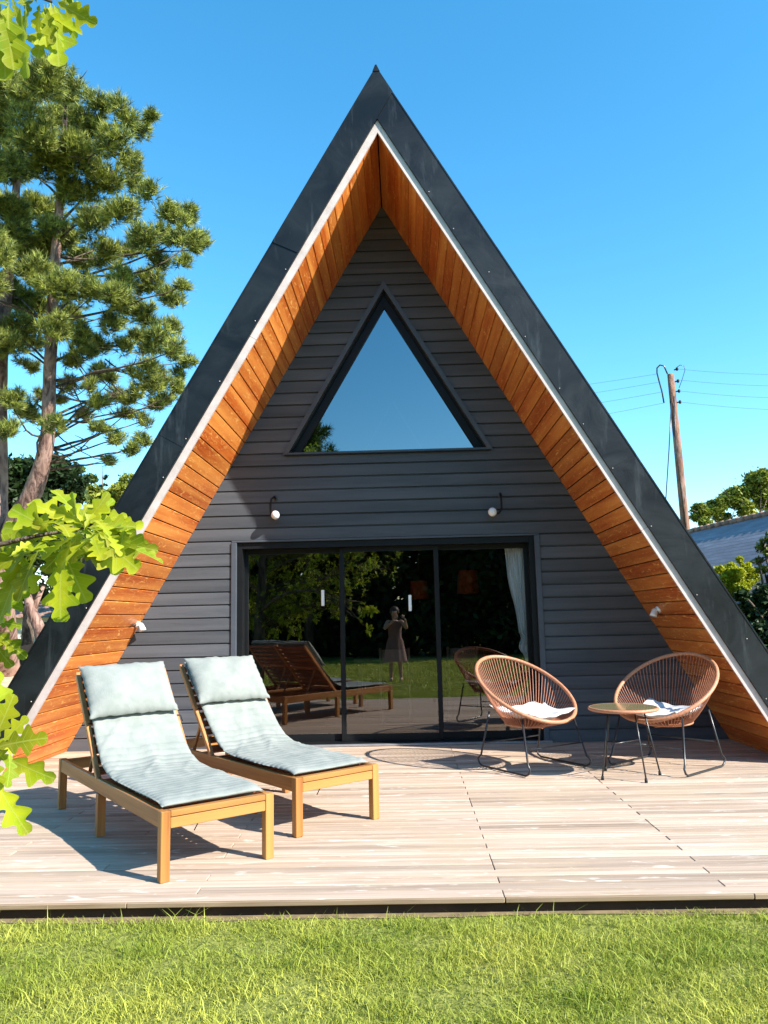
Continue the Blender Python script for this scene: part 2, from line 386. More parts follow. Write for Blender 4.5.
# ================================================================== DECK (structure)
d = MB(); yy = -4.345; k = 0
joints = [[-2.15, .565, 3.3], [-.9, 1.62], [-2.15, .565, 3.3], [-.9, 1.62]]
rr = random.Random(3)
while yy < .10:
    y1 = yy+.0945
    xs = [-4.0]+joints[k % 4]+[4.6]
    if k % 7 == 5: xs = [-4.0, -1.5, .565, 1.62, 4.6]
    for i in range(len(xs)-1):
        dz = rr.uniform(-.0012, .0012); g2 = .0015
        d.bbox((xs[i]+g2, yy+.0035, -.022+dz), (xs[i+1]-g2, y1-.0035, dz), .0035)
    yy = y1; k += 1
deck = struct(d.build('deck', MT['deck']))
d = MB(); d.bbox((-4.0, -4.364, -.024), (-1.20, -4.347, -.001), .003); d.bbox((-1.197, -4.364, -.024), (.565, -4.347, -.001), .003); d.bbox((.569, -4.364, -.024), (1.705, -4.347, -.001), .003); d.bbox((1.709, -4.364, -.024), (4.6, -4.347, -.001), .003)
d.build('edge_board', MT['deckfront'], deck)
d = MB(); d.box((-3.98, -4.325, -.135), (4.58, -4.285, -.026))
for i in range(15): d.box((-3.9+i*.6, -4.285, -.13), (-3.86+i*.6, .05, -.031))
d.box((-4.0, -4.285, -.13), (-3.96, .05, -.031)); d.box((4.56, -4.285, -.13), (4.6, .05, -.031))
d.build('joists', MT['joist'], deck)

# ================================================================== HOUSE
T = 0.5754; ZA = 5.909; YF = -1.36; YB = 8.0
SL = math.sqrt(1+T*T)
house = thing('a_frame_house', 'black triangular timber house with orange wood soffits and sliding glass doors behind the deck', 'house')
def slopeM(side):
    dx = Vector((side*T, 0, -1))/SL; nx = Vector((side, 0, T))/SL
    return lambda s, m, y: Vector((0, y, ZA))+dx*s+nx*m
LEN = (ZA-GZ)*SL
def slopebox(mb, P, s0, s1, m0, m1, y0, y1, side):
    # trapezoid pieces keep vertical cut at the ridge: s start depends on m
    k = lambda s, m: s-m*(1/T) if s == 'ridge' else s
    def S(s, m): return (-m/T*1.0 if s == 'r' else s)
    vs = [P(S(s0, m0), m0, y0), P(s1, m0, y0), P(s1, m1, y0), P(S(s0, m1), m1, y0),
          P(S(s0, m0), m0, y1), P(s1, m0, y1), P(s1, m1, y1), P(S(s0, m1), m1, y1)]
    mb.add(vs, [(0,1,2,3),(7,6,5,4),(0,4,5,1),(1,5,6,2),(2,6,7,3),(3,7,4,0)])
for side in (-1, 1):
    P = slopeM(side)
    mb = MB(); slopebox(mb, P, 'r', LEN, .018, .312, YF+.02, YB, side)
    roof = mb.build('roof', MT['gap'], house)
    # soffit boards run along Y
    mb = MB(); s = .010; pitch = .141
    mb2 = []
    while s < LEN-.02:
        s1 = min(s+pitch-.010, LEN)
        a, b = s+.0, s1; c = .004
        vs = []
        for y in (YF+.006, .06):
            vs += [P(a, .018, y), P(a, c, y), P(a+c, 0, y), P(b-c, 0, y), P(b, c, y), P(b, .018, y)]
        mb.add(vs, [(0,1,2,3,4,5), (11,10,9,8,7,6)]+[(i, i+6, (i+1) % 6+6, (i+1) % 6) for i in range(6)])
        s += pitch
    mb.build('soffit', MT['soffit'], roof)
    mb = MB()   # white edge trim in lengths
    for a, b in ((0, 2.35), (2.353, 4.5), (4.503, LEN)):
        slopebox(mb, P, 'r' if a == 0 else a, b, -.008, .056, YF-.018, YF+.004, side)
    mb.build('edge_trim', MT['trimwhite'], roof)
    # fascia panels (overlapping sheets)
    mb = MB(); y0 = YF-.030
    if side == -1:
        cuts = [('r', 1.42), (1.40, 3.55), (3.53, 5.6), (5.58, LEN)]
    else:
        cuts = [('r', 1.62), (1.60, 3.9), (3.88, 5.55), (5.53, LEN)]
    for i, (a, b) in enumerate(cuts):
        off = -.003*(i % 2)
        slopebox(mb, P, a, b, .062, .316, y0+off, YF+.018, side)
        slopebox(mb, P, a, b, .318, .330, y0+off-.004, YB, side)     # folded top edge and roof skin
    # little drip edge along the inner border
    slopebox(mb, P, 'r', LEN, .058, .066, y0-.008, YF+.018, side)
    nf = len(mb.f); s = .8
    while s < LEN-.1:
        m_ = .082 if random.random() < .75 else random.uniform(.1, .29)
        mb.ball(P(s, m_, y0-.004), .0052, 8, 5)
        s += random.uniform(.35, .95)
    fas = mb.build('fascia', MT['zinc'], roof); fas.data.materials.append(MT['trimwhite'])
    for pg in fas.data.polygons:
        if pg.index >= nf: pg.material_index = 1
# lapped ridge corner: the left sheet runs over the right one
mb = MB(); Pl = slopeM(-1)
zi = ZA+.062/(T/SL); zo = ZA+.330/(T/SL); kk = (zo-zi)/2
def lp_(s_, m_): q = Pl(s_, m_, 0); return (q.x, q.z)
mb.prism([(0, zi), (T*kk, zi+kk), (0, zo), lp_(1.46, .330), lp_(1.44, .062)][::-1][::-1], YF-.0405, YF-.034)
mb.build('ridge_flashing', MT['zinc'], house)
mb = MB()
zt = ZA+.33/(T/SL)
mb.prism([(-.035, zt-.055), (.035, zt-.055), (.004, zt+.015), (-.010, zt+.010)], YF-.046, YF+.3)
mb.build('ridge_cap', MT['trimwhite'] if False else MT['zinc'], house)

# --- facade with openings
WB, WZ0, WZ1 = 1.138, 3.064, 5.016           # gable window outer trim triangle
WS = WB/(WZ1-WZ0)
DX0, DX1, DH = -1.689, 1.585, 2.15           # door opening
def spans(z, eps):
    """solid x-intervals of the facade at height z (eps: height that decides which opening applies)"""
    zz = eps; L = max(T*(ZA-z), 0.001)
    if 0 <= zz < DH: return [(-L, DX0), (DX1, L)]
    if WZ0 < zz < WZ1:
        w_ = max(WS*(WZ1-z)-.012, 0); return [(-L, -w_), (w_, L)]
    return [(-L, L)]
mb = MB(); back = MB(); zc = 0.0; PITCHB = .1345
breaks = [DH, WZ0, WZ1]
while zc < ZA-.02:
    z1 = min(zc+PITCHB, ZA)
    prof = [(zc, -.026), (z1-.019, -.026), (z1-.010, -.006), (z1-.001, -.006), (z1-.001, .001), (zc, .001)]
    segs = [zc]+[b for b in breaks if zc+.012 < b < z1-.012]+[z1]
    for a, b in zip(segs[:-1], segs[1:]):
        SA = spans(a, (a+b)/2); SB = spans(b, (a+b)/2)
        pr = [(a, -.026)]
        full = (a == zc and b == z1)
        if b == z1: pr += [(b-.020, -.026), (b-.011, -.006), (b-.001, -.006), (b-.001, .001)]
        else: pr += [(b, -.026), (b, .001)]
        pr += [(a, .001)]
        for (l0, r0), (l1, r1) in zip(SA, SB):
            f = lambda z: (l0+(l1-l0)*(z-a)/(b-a), r0+(r1-r0)*(z-a)/(b-a))
            vs = [(f(z)[0], y, z) for z, y in pr]+[(f(z)[1], y, z) for z, y in pr]; m_ = len(pr)
            mb.add(vs, [tuple(range(m_-1, -1, -1)), tuple(range(m_, 2*m_))]+[(i, (i+1) % m_, (i+1) % m_+m_, i+m_) for i in range(m_)])
            vs = [(f(z)[0], y, z) for z, y in ((a, .002), (b, .002), (b, .13), (a, .13))]+[(f(z)[1], y, z) for z, y in ((a, .002), (b, .002), (b, .13), (a, .13))]
            back.add(vs, [(3,2,1,0),(4,5,6,7)]+[(i, (i+1) % 4, (i+1) % 4+4, i+4) for i in range(4)])
    zc = z1
mb.build('siding', MT['siding'], house)
back.build('wall_core', MT['gap'], house)

def tri(B, z0, z1, inset_side, inset_bot):
    """triangle inset: horizontal inset on the sides"""
    s = B/(z1-z0); zb = z0+inset_bot; bb = s*(z1-zb)-inset_side; za = z1-inset_side/s
    return [(-bb, zb), (bb, zb), (0, za)]
def ring(mb, A, Bp, y0, y1):
    n = len(A)
    vs = [(x, y0, z) for x, z in A]+[(x, y0, z) for x, z in Bp]+[(x, y1, z) for x, z in A]+[(x, y1, z) for x, z in Bp]
    fs = []
    for i in range(n):
        j = (i+1) % n
        fs += [(i, j, n+j, n+i), (2*n+j, 2*n+i, 3*n+i, 3*n+j), (i, 2*n+i, 2*n+j, j), (n+j, 3*n+j, 3*n+i, n+i)]
    mb.add(vs, fs)
t0 = tri(WB, WZ0, WZ1, 0, 0); t1 = tri(WB, WZ0, WZ1, .055, .022); t2 = tri(WB, WZ0, WZ1, .165, .045)
mb = MB(); ring(mb, t0, t1, -.050, .02)
win = mb.build('gable_window', MT['trimdark'], house)
mb = MB(); ring(mb, t1, t2, .045, .11)
mb.prism([(-WB+.03, WZ0-.012), (WB-.03, WZ0-.012), (WB-.03, WZ0-.001), (-WB+.03, WZ0-.001)], -.062, -.03)
ring(mb, t1, tri(WB, WZ0, WZ1, .075, .030), .021, .045)
mb.build('frame', MT['black'], win)
mb = MB(); t3 = tri(WB, WZ0, WZ1, .15, .04); mb.add([(x, .075, z) for x, z in t3], [(0, 1, 2)])
mb.build('pane', MT['wglass'], win)

# --- sliding doors
mb = MB()
mb.bbox((DX0-.0, -.040, 0.0), (DX0+.055, .0, DH-.024), .003); mb.bbox((DX1-.055+.0, -.040, 0.0), (DX1+.0, .0, DH-.024), .003)
mb.bbox((DX0-.0, -.030, DH-.022), (DX1+.0, .0, DH-.002), .003)
df = mb.build('door_frame', MT['jamb'], house)
mb = MB()
mb.box((DX0+.0, .001, 0), (DX0+.11, .18, DH)); mb.box((DX1-.11, .001, 0), (DX1, .18, DH)); mb.box((DX0+.112, .001, DH-.09), (DX1-.112, .24, DH-.001))
mb.box((DX0+.112, -.02, .002), (DX1-.112, .24, .03))
mb.build('door_track', MT['black'], df)
xm1, xm2 = plane(343.5, 650, 1, .13).x, plane(438.5, 650, 1, .13).x
panels = [(DX0+.10, xm1+.028, .150), (xm1-.028, xm2+.028, .105), (xm2-.028, DX1-.10, .150)]
for i, (a, b, yc) in enumerate(panels):
    mb = MB(); w_ = .05; z0, z1 = .031, DH-.092
    mb.bbox((a, yc-.02, z0), (a+w_, yc+.02, z1), .003); mb.bbox((b-w_, yc-.02, z0), (b, yc+.02, z1), .003)
    mb.box((a+w_, yc-.019, z0), (b-w_, yc+.019, z0+.07)); mb.box((a+w_, yc-.019, z1-.05), (b-w_, yc+.019, z1))
    dr = mb.build('sliding_door', MT['black'], house)
    mb = MB(); mb.add([(a+w_-.01, yc, z0+.06), (b-w_+.01, yc, z0+.06), (b-w_+.01, yc, z1-.04), (a+w_-.01, yc, z1-.04)], [(0,1,2,3)])
    mb.build('pane', MT['glass'], dr)
    if i < 2:
        p1 = plane(323 if i == 0 else 410, 598 if i == 0 else 603, 1, yc)
        mb = MB(); mb.bbox((p1.x-.016, yc-.030, p1.z-.085), (p1.x+.016, yc-.006, p1.z+.085), .004); mb.build('white_bar', MT['bulb'], dr)  # plain white upright bar set on the pane
mb = MB(); mb.bbox((DX0-.02, -.075, .003), (DX1+.02, -.026, .022), .003); mb.build('door_sill', plain('aluminium_sill', (.35, .36, .38), .35, .5), house)
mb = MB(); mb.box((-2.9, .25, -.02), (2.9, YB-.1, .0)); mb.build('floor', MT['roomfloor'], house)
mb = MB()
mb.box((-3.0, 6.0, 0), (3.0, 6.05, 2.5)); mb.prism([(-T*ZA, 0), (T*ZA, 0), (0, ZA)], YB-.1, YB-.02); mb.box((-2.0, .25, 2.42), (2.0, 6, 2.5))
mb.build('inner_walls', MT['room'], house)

# wall lamps: black swan-neck arms with a white globe
def wall_lamp(px, py, side, label):
    c = plane(px, py, 1, -.10); top = plane(px+side*8, py-17, 1, -.024)
    t = thing('wall_lamp', label, 'lamp', (top.x, -.024, top.z), 0, 'globe lamps on the gable wall')
    L = lambda v: Vector(v)-t.location
    mb = MB(); mb.ball((0, -.004, 0), .022, 12, 8, (1, .35, 1.4)); mb.build('wall_plate', MT['steel'], t)
    e = L(c); bx = -.045 if side == 0 else .0
    path = [Vector((0, -.005, .0)), Vector((bx*.3, -.05, .012)), Vector((bx*.8, -.085, -.02)), Vector((bx, -.09, e.z*.45)), Vector((bx, -.085, e.z*.8)), Vector((bx*.8+e.x*.3, -.08, e.z-.012)), Vector((e.x*.8, -.08, e.z-.01))]
    mb = MB(); mb.tube(path, .011, 8); mb.build('arm', MT['black'], t)
    mb = MB(); mb.tube([Vector((e.x, -.05, e.z)), Vector((e.x, -.085, e.z))], .030, 12); mb.build('socket', MT['steel'], t)
    mb = MB(); mb.ball((e.x, -.115, e.z), .046, 16, 10); mb.build('globe', MT['bulb'], t)
wall_lamp(276, 515.5, 0, 'white globe lamp on black arm above the left end of the glass doors')
wall_lamp(492, 512.5, 1, 'white globe lamp on black hooked arm, nearer the right soffit')
# soffit spots
def spot(px, py, side, label, arm):
    P = slopeM(side)
    # intersect view ray with soffit plane
    nrm = Vector((side, 0, T)).normalized(); c0 = Vector(CAM); dr = Vector(ray(px, py)); tt = nrm.dot(Vector((0,0,ZA))-c0)/nrm.dot(dr); q = c0+dr*tt
    t = thing('soffit_spotlight', label, 'spotlight', q, 0, 'spotlights under the roof overhang')
    n = -nrm
    mb = MB(); mb.tube([n*0, n*.018], .035, 14); mb.build('base', MT['bulb'], t)
    aim = Vector((-side*.35, -.2, -.8)).normalized()
    mb = MB(); h0 = n*.055; mb.tube([h0-aim*.035, h0-aim*.02, h0+aim*.03, h0+aim*.045], [.018, .026, .034, .036], 14); mb.tube([n*.015, h0], .010, 8); mb.build('lamp_head', MT['bulb'], t)
    mb = MB(); ee = Vector((0, -.20, 0)) if arm else Vector((0, -.03, 0)); mb.tube([n*.012, n*.012+ee*.5+Vector((side*0.01,0,-.0)), n*.012+ee], .005, 6); mb.build('cable', MT['steel'], t)
spot(137, 624, -1, 'small white spotlight with a dark cable on the sunlit left soffit', True)
spot(659, 609, 1, 'small white spotlight on the shaded right soffit above the armchair', False)

# --- interior things
t = thing('curtain', 'cream curtain tied in a knot, hanging inside the right glass door', 'curtain', (1.25, .235, 0))
rows = 40; cols = 40; vs = []; fs = []
tl = plane(503, 545, 1, .235); trr = plane(531, 545, 1, .235); kn = plane(524, 632, 1, .235); bt = plane(527, 662, 1, .235)
for i in range(rows+1):
    f = i/rows
    if f < .72:
        g_ = f/.72; xl = tl.x+(kn.x-.05-tl.x)*g_**1.25; xr = trr.x+(kn.x+.055-trr.x)*g_**.9; z = tl.z+.05+(kn.z-tl.z-.05)*g_
    else:
        g_ = (f-.72)/.28; xl = kn.x-.05+(.01+bt.x-kn.x-.0)*g_+.02*math.sin(g_*9); xr = kn.x+.055+(bt.x-kn.x)*g_+.02*math.sin(g_*8); z = kn.z+(bt.z-kn.z)*g_
    for j in range(cols+1):
        q = j/cols; am = .008+.018*(1-f)
        if .66 < f < .84: am += .02*math.sin((f-.66)/.18*math.pi)
        vs.append((xl+(xr-xl)*q+.008*math.sin(f*14+q*9)-1.25, am*math.sin(q*2*math.pi*6+2*math.sin(f*3)), z))
for i in range(rows):
    for j in range(cols): a = i*(cols+1)+j; fs.append((a, a+1, a+cols+2, a+cols+1))
mb = MB(); mb.add(vs, fs, True); mb.build('cloth', MT['curtain'], t)
mb = MB(); mb.tube([(-.55, 0, DH-.03), (.25, 0, DH-.03)], .012, 8); mb.build('rail', MT['steel'], t)
def shade(px, py, Y, r, hh, label):
    c = plane(px, py, 1, Y); t = thing('pendant_lamp', label, 'lamp', c, 0, 'pendant lamps inside the house')
    mb = MB(); n_ = 24
    vs = [(r*k*math.cos(2*math.pi*i/n_), r*k*math.sin(2*math.pi*i/n_), z) for k, z in ((1, -hh), (.86, hh)) for i in range(n_)]
    mb.add(vs, [(i, (i+1) % n_, (i+1) % n_+n_, i+n_) for i in range(n_)], True); mb.build('lamp_shade', MT['orange'], t)
    mb = MB(); mb.tube([(0,0,hh*.8), (0,0,2.42-c.z)], .006, 6); mb.build('cord', MT['steel'], t)
shade(419, 590, 2.2, .13, .12, 'orange drum pendant lamp behind the middle glass door')
shade(468, 582, 1.9, .15, .15, 'larger orange pendant lamp behind the right glass door')
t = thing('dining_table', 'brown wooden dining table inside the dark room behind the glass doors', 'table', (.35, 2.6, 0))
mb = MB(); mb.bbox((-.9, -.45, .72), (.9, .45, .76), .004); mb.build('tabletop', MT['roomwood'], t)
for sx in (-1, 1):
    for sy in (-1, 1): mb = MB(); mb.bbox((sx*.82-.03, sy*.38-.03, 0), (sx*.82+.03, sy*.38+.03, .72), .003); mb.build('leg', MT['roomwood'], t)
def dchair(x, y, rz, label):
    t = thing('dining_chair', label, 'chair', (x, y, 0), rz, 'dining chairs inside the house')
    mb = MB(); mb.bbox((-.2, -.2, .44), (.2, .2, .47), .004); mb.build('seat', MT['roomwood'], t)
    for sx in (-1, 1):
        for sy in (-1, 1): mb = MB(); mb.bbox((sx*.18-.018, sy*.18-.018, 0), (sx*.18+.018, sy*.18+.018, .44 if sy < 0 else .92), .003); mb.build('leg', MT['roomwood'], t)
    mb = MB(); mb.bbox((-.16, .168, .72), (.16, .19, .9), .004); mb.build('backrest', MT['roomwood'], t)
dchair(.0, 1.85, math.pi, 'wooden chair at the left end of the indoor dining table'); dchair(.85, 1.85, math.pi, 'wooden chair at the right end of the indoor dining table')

# ================================================================== LOUNGERS
LW, LL, LH = .640, 2.05, .345
def ease(a, b, t): return a+(b-a)*t
PROF = [(.06,.352),(.12,.366),(.30,.368),(.55,.366),(.80,.370),(.98,.385),(1.10,.425),(1.20,.500),(1.30,.600),(1.42,.725),(1.52,.833),(1.60,.922),(1.675,1.005)]
def interp_prof(s):
    """arc-length param 0..1 -> (u,z,tangent)"""
    P_ = [Vector(p) for p in PROF]; Ls = [0]
    for a, b in zip(P_[:-1], P_[1:]): Ls.append(Ls[-1]+(b-a).length)
    d_ = s*Ls[-1]
    for i in range(len(P_)-1):
        if d_ <= Ls[i+1]+1e-9:
            f = (d_-Ls[i])/(Ls[i+1]-Ls[i]); p = P_[i].lerp(P_[i+1], f)
            i0 = max(i-1, 0); i1 = min(i+2, len(P_)-1); t0_ = (P_[i+1]-P_[i0]).normalized(); t1_ = (P_[i1]-P_[i]).normalized()
            return p, t0_.lerp(t1_, f).normalized(), Ls[-1]
def make_lounger(label):
    t = thing('sun_lounger', label, 'sun lounger', group='sun loungers on the deck')
    for u in (.0, 1.08, LL-.05):
        for v in (0, LW-.05):
            top = LH if u in (0, LL-.05) else .255
            if u == .0: top = LH-.001
            mb = MB(); mb.bbox((u, v, 0), (u+.05, v+.05, top), .003); mb.build('leg', MT['acaciaz'], t)
    for v in (0.004, LW-.036):
        mb = MB(); mb.bbox((.051, v, .258), (LL-.051, v+.032, .342), .003); mb.build('side_rail', MT['acacia'], t)
    mb = MB(); mb.bbox((.003, .051, .256), (.028, LW-.051, .308), .003); mb.bbox((.001, .051, .312), (.050, LW-.051, .343), .003); mb.build('foot_rail', MT['acaciay'], t)
    mb = MB(); mb.bbox((LL-.03, .051, .262), (LL-.005, LW-.051, .338), .003); mb.build('head_rail', MT['acaciay'], t)
    mb = MB()
    for i in range(15): u = .075+i*.072; mb.bbox((u, .037, .318), (u+.05, LW-.037, .334), .003)
    mb.bbox((1.30, .037, .272), (1.34, LW-.037, .29), .003); mb.bbox((1.6, .037, .272), (1.64, LW-.037, .29), .003)
    mb.build('slats', MT['redwood'], t)
    # backrest from the hinge (1.16,.345) to (1.70,.95)
    ang = math.atan2(.615, .54); h_ = Vector((1.16, 0, .345))
    Mr = Matrix.Translation(h_) @ Matrix.Rotation(-ang, 4, 'Y')
    mb = MB()
    for v in (.003, LW-.033): mb.bbox((-.02, v, -.012), (.815, v+.030, .020), .003, Mr)
    b = mb.build('backrest', MT['acaciared'], t)
    mb = MB()
    for i in range(11): mb.bbox((.02+i*.073, .034, -.006), (.07+i*.073, LW-.034, .008), .003, Mr)
    mb.build('backrest_slats', MT['redwood'], b)
    pm = Mr @ Vector((.40, 0, -.02))
    for v in (.09, LW-.11):
        dd = Vector((1.62, 0, .30))-pm; an = math.atan2(dd.z, dd.x)
        mb = MB(); mb.bbox((0, v, -.012), (dd.length, v+.02, .012), .003, Matrix.Translation(pm) @ Matrix.Rotation(-an, 4, 'Y')); mb.build('prop', MT['acacia'], b)
    return t
def make_cushion(label, seed):
    rs = random.Random(seed)
    t = thing('lounger_cushion', label, 'cushion', group='cushions on the sun loungers')
    nu, nv = 210, 56; th = .012; top = []; bot = []
    L_ = interp_prof(0)[2]
    ph = [rs.uniform(0, 6.28) for _ in range(12)]
    for i in range(nu+1):
        s = i/nu*.985; p, tg, _ = interp_prof(s); nrm = Vector((-tg.y, tg.x))
        bk = min(1, max(0, (s-.42)/.2)); wl = .026+.008*math.sin(s*9+ph[0])+.004*bk; wr = LW-.022+.007*math.sin(s*8+ph[1])-.010*bk
        for j in range(nv+1):
            q = j/nv; e = min(q, 1-q)
            quilt = .0065*abs(math.sin(math.pi*s*L_/.058+.25*math.sin(q*9+ph[2])))**.5
            cz = s*17+q*4+3*math.sin(q*3.1+s*5+ph[6]); crs = .006*max(0, math.sin(cz))**6*(.3+max(0, math.sin(q*7+s*4+ph[7])))+.005*max(0, math.sin(q*15+s*9+2*math.sin(s*13)+ph[8]))**8*min(1, max(0, 1-abs(s-.45)/.35))
            wr_ = crs+.0055*math.sin(s*15+q*5+ph[2]+2*math.sin(q*4+s*3))*math.sin(q*6+ph[3]+s*9)+.0016*math.sin(s*47+q*17+ph[4]+2*math.sin(s*8))*math.sin(q*19-s*14+2*math.sin(s*11))
            fold = .012*max(0, math.sin(q*9.0+s*6+ph[5]))**4*math.exp(-((s-.55)/.18)**2)
            round_ = -.016*math.exp(-e*nv/1.6)
            sag = -.010*math.sin(q*math.pi)*(1 if s > .5 else .4)
            hh = th+quilt+wr_+fold+round_+sag*0
            y = wl+(wr-wl)*q
            pt = p+nrm*hh; top.append((pt.x, y, pt.y)); pb = p+nrm*(.002); bot.append((pb.x, y, pb.y))
    vs = top+bot; fs = []; W = nv+1; B0 = len(top)
    for i in range(nu):
        for j in range(nv):
            a = i*W+j; fs.append((a, a+1, a+W+1, a+W)); fs.append((B0+a, B0+a+W, B0+a+W+1, B0+a+1))
    for i in range(nu): a = i*W; fs.append((a, a+W, B0+a+W, B0+a)); a = i*W+nv; fs.append((a, B0+a, B0+a+W, a+W))
    for j in range(nv): fs.append((j, B0+j, B0+j+1, j+1)); a = nu*W+j; fs.append((a, a+1, B0+a+1, B0+a))
    mb = MB(); mb.add(vs, fs, True); pad = mb.build('pad', MT['pad'], t)
    # pillow on the upper backrest
    ang = math.atan2(.605, .54)
    Mp = Matrix.Translation(Vector((1.487, LW/2+.022, .822))) @ Matrix.Rotation(-ang, 4, 'Y') @ Matrix.Rotation(rs.uniform(-.02, .02), 4, 'Z')
    n1, n2 = 36, 48; hx, hy = .208, .288; vs = []; fs = []
    for sgn in (1, -1):
        for i in range(n1+1):
            for j in range(n2+1):
                a = -1+2*i/n1; b = -1+2*j/n2
                hgt = (max(0, (1-abs(a)**2.6)*(1-abs(b)**3.2)))**.62*.082
                cr = .003*math.sin(b*29+a*3+ph[6])*abs(a)**6+.003*math.sin(a*27+ph[7])*abs(b)**6
                inx = hx*(1-.05*(1-abs(b)**2)*0+.035*abs(b)**4)*a+.0018*math.sin(b*23+ph[8])*abs(a)**6
                iny = hy*(1+.04*abs(a)**4)*b+.0025*math.sin(a*19+ph[9])*abs(b)**6
                z = sgn*(hgt*(1 if sgn > 0 else .45)+.004)+cr+.006*math.sin(a*4+b*6+ph[10])*hgt/.08+.004*math.sin(b*11+a*2+ph[11])*abs(a)**2+.045
                vs.append(Mp @ Vector((inx, iny, z)))
    W = n2+1; B0 = (n1+1)*W
    for i in range(n1):
        for j in range(n2):
            a = i*W+j; fs.append((a, a+W, a+W+1, a+1)); fs.append((B0+a, B0+a+1, B0+a+W+1, B0+a+W))
    for i in range(n1): a = i*W; fs.append((a, B0+a, B0+a+W, a+W)); a = i*W+n2; fs.append((a, a+W, B0+a+W, B0+a))
    for j in range(n2): fs.append((j, j+1, B0+j+1, B0+j)); a = n1*W+j; fs.append((a, B0+a, B0+a+1, a+1))
    mb = MB(); mb.add(vs, fs, True); mb.build('pillow', MT['pad'], t)
    for v, sg in ((.035, -1), (LW-.06, 1)):
        z_, u_ = .655, 1.40
        mb = MB(); mb.tube([(u_-.02, v, z_), (u_, v+sg*.045, z_-.01), (u_-.01, v+sg*.055, z_-.05)], .004, 6); mb.build('tie', MT['rubber'], t)
    mb = MB(); mb.tube([(.10, LW*.62, .33), (.09, LW*.63, .24), (.10, LW*.66, .20)], .003, 6); mb.build('tie', MT['rubber'], t)
    return t
def placeL(o, x, y, ux, uy): o.location = (x, y, 0.0005); o.rotation_euler = (0, 0, math.atan2(uy, ux))
# local axis: x = foot->head, y must point from left foot corner to the right (mirror so that y = -perp)
l1 = make_lounger('nearer wooden sun lounger at the front left of the deck')
l2 = copy_tree(l1, 'farther wooden sun lounger, closer to the glass doors')
c1 = make_cushion('pale mint quilted cushion with pillow on the nearer sun lounger', 3)
c2 = make_cushion('pale mint quilted cushion with pillow on the farther sun lounger by the doors', 8)
# u=(-.615,.788); left->right v=(.788,.615) = -perp(u): shift origin to the right corner and use +perp
def ly(o, x, y, ux, uy):
    n_ = math.hypot(ux, uy); ux /= n_; uy /= n_
    vx, vy = uy, -ux      # pointing right
    placeL(o, x+vx*LW, y+vy*LW, ux, uy)
for o in (l1, c1): ly(o, -1.12, -4.11, -.612, .790)
for o in (l2, c2): ly(o, -.545, -3.335, -.650, .760)

# ================================================================== ARMCHAIRS + TABLE
def ringp(a, zb=.915, fb=.48, zf=.409, ff=.349, w_=.422):
    s = math.cos(a); return Vector(((ff-fb)/2+(ff+fb)/2*s, w_*math.sin(a), (zf+zb)/2+(zf-zb)/2*s))
def hoop(a): return Vector((-.045+.175*math.cos(a), .215*math.sin(a), .365-.012*math.cos(a)+(.02 if False else 0)))
def make_armchair(label):
    t = thing('cord_armchair', label, 'armchair', group='round cord armchairs on the deck')
    mb = MB(); mb.tube([ringp(2*math.pi*i/72) for i in range(72)], .0165, 10, closed=True); mb.build('rim', MT['rim'], t)
    mb = MB(); n_ = 84
    for i in range(n_):
        a = 2*math.pi*i/n_; a2 = a+.0
        P0 = ringp(a); P1 = hoop(a2)
        mid = (P0+P1)/2; out = Vector((mid.x+.05, mid.y, 0)); out = out.normalized() if out.length > 1e-5 else Vector((0,0,0))
        back_ = .5-.5*math.cos(a)
        mid = mid+out*(.02+.015*back_)+Vector((0, 0, -.02))
        pts_ = [P0.lerp(mid, k)*(1-k)+mid.lerp(P1, k)*k for k in (0, .2, .4, .6, .8, 1)]
        mb.tube(pts_, .0034, 5, cap=False)
    for i in range(21):                                      # seat strands across the hoop
        x_ = -.98+1.96*i/20; aa = math.acos(max(-1, min(1, x_)))
        p, q = hoop(aa), hoop(-aa); m_ = (p+q)/2+Vector((0, 0, -.02)); mb.tube([p, m_, q], .0038, 5)
    mb.build('seat_cords', MT['cord'], t)
    mb = MB(); mb.tube([hoop(2*math.pi*i/40) for i in range(40)], .011, 8, closed=True); mb.build('seat_hoop', MT['rim'], t)
    for sg in (-1, 1):
        fb_, rb = Vector((.318, sg*.342, .012)), Vector((-.318, sg*.342, .012)); ft, rt = Vector((.245, sg*.265, .425)), Vector((-.235, sg*.255, .425+.03))
        if True: rt = Vector((-.20, sg*.30, .47)); ft = Vector((.20, sg*.285, .44))
        path = [ft, ft.lerp(fb_, .8), fb_+Vector((.012, 0, .055)), fb_+Vector((-.005, 0, .018)), fb_+Vector((-.04, 0, 0)), rb+Vector((.04, 0, 0)), rb+Vector((.005, 0, .018)), rb+Vector((-.012, 0, .055)), rt.lerp(rb, .8), rt]
        mb = MB(); mb.tube(path, .0085, 8); mb.build('leg_frame', MT['steel'], t)
    for x_ in (.262, -.262):
        mb = MB(); mb.tube([(x_, -.315, .205), (x_, .315, .205)], .006, 8); mb.build('crossbar', MT['steel'], t)
    return t
a1 = make_armchair('round tan cord armchair in front of the glass door, left of the small table')
a1.location = (1.211, -1.303, .001); a1.rotation_euler = (0, 0, -.990)
a2 = copy_tree(a1, 'round tan cord armchair under the right roof slope, behind the small table')
a2.location = (2.312, -1.386, .001); a2.rotation_euler = (0, 0, -2.417)
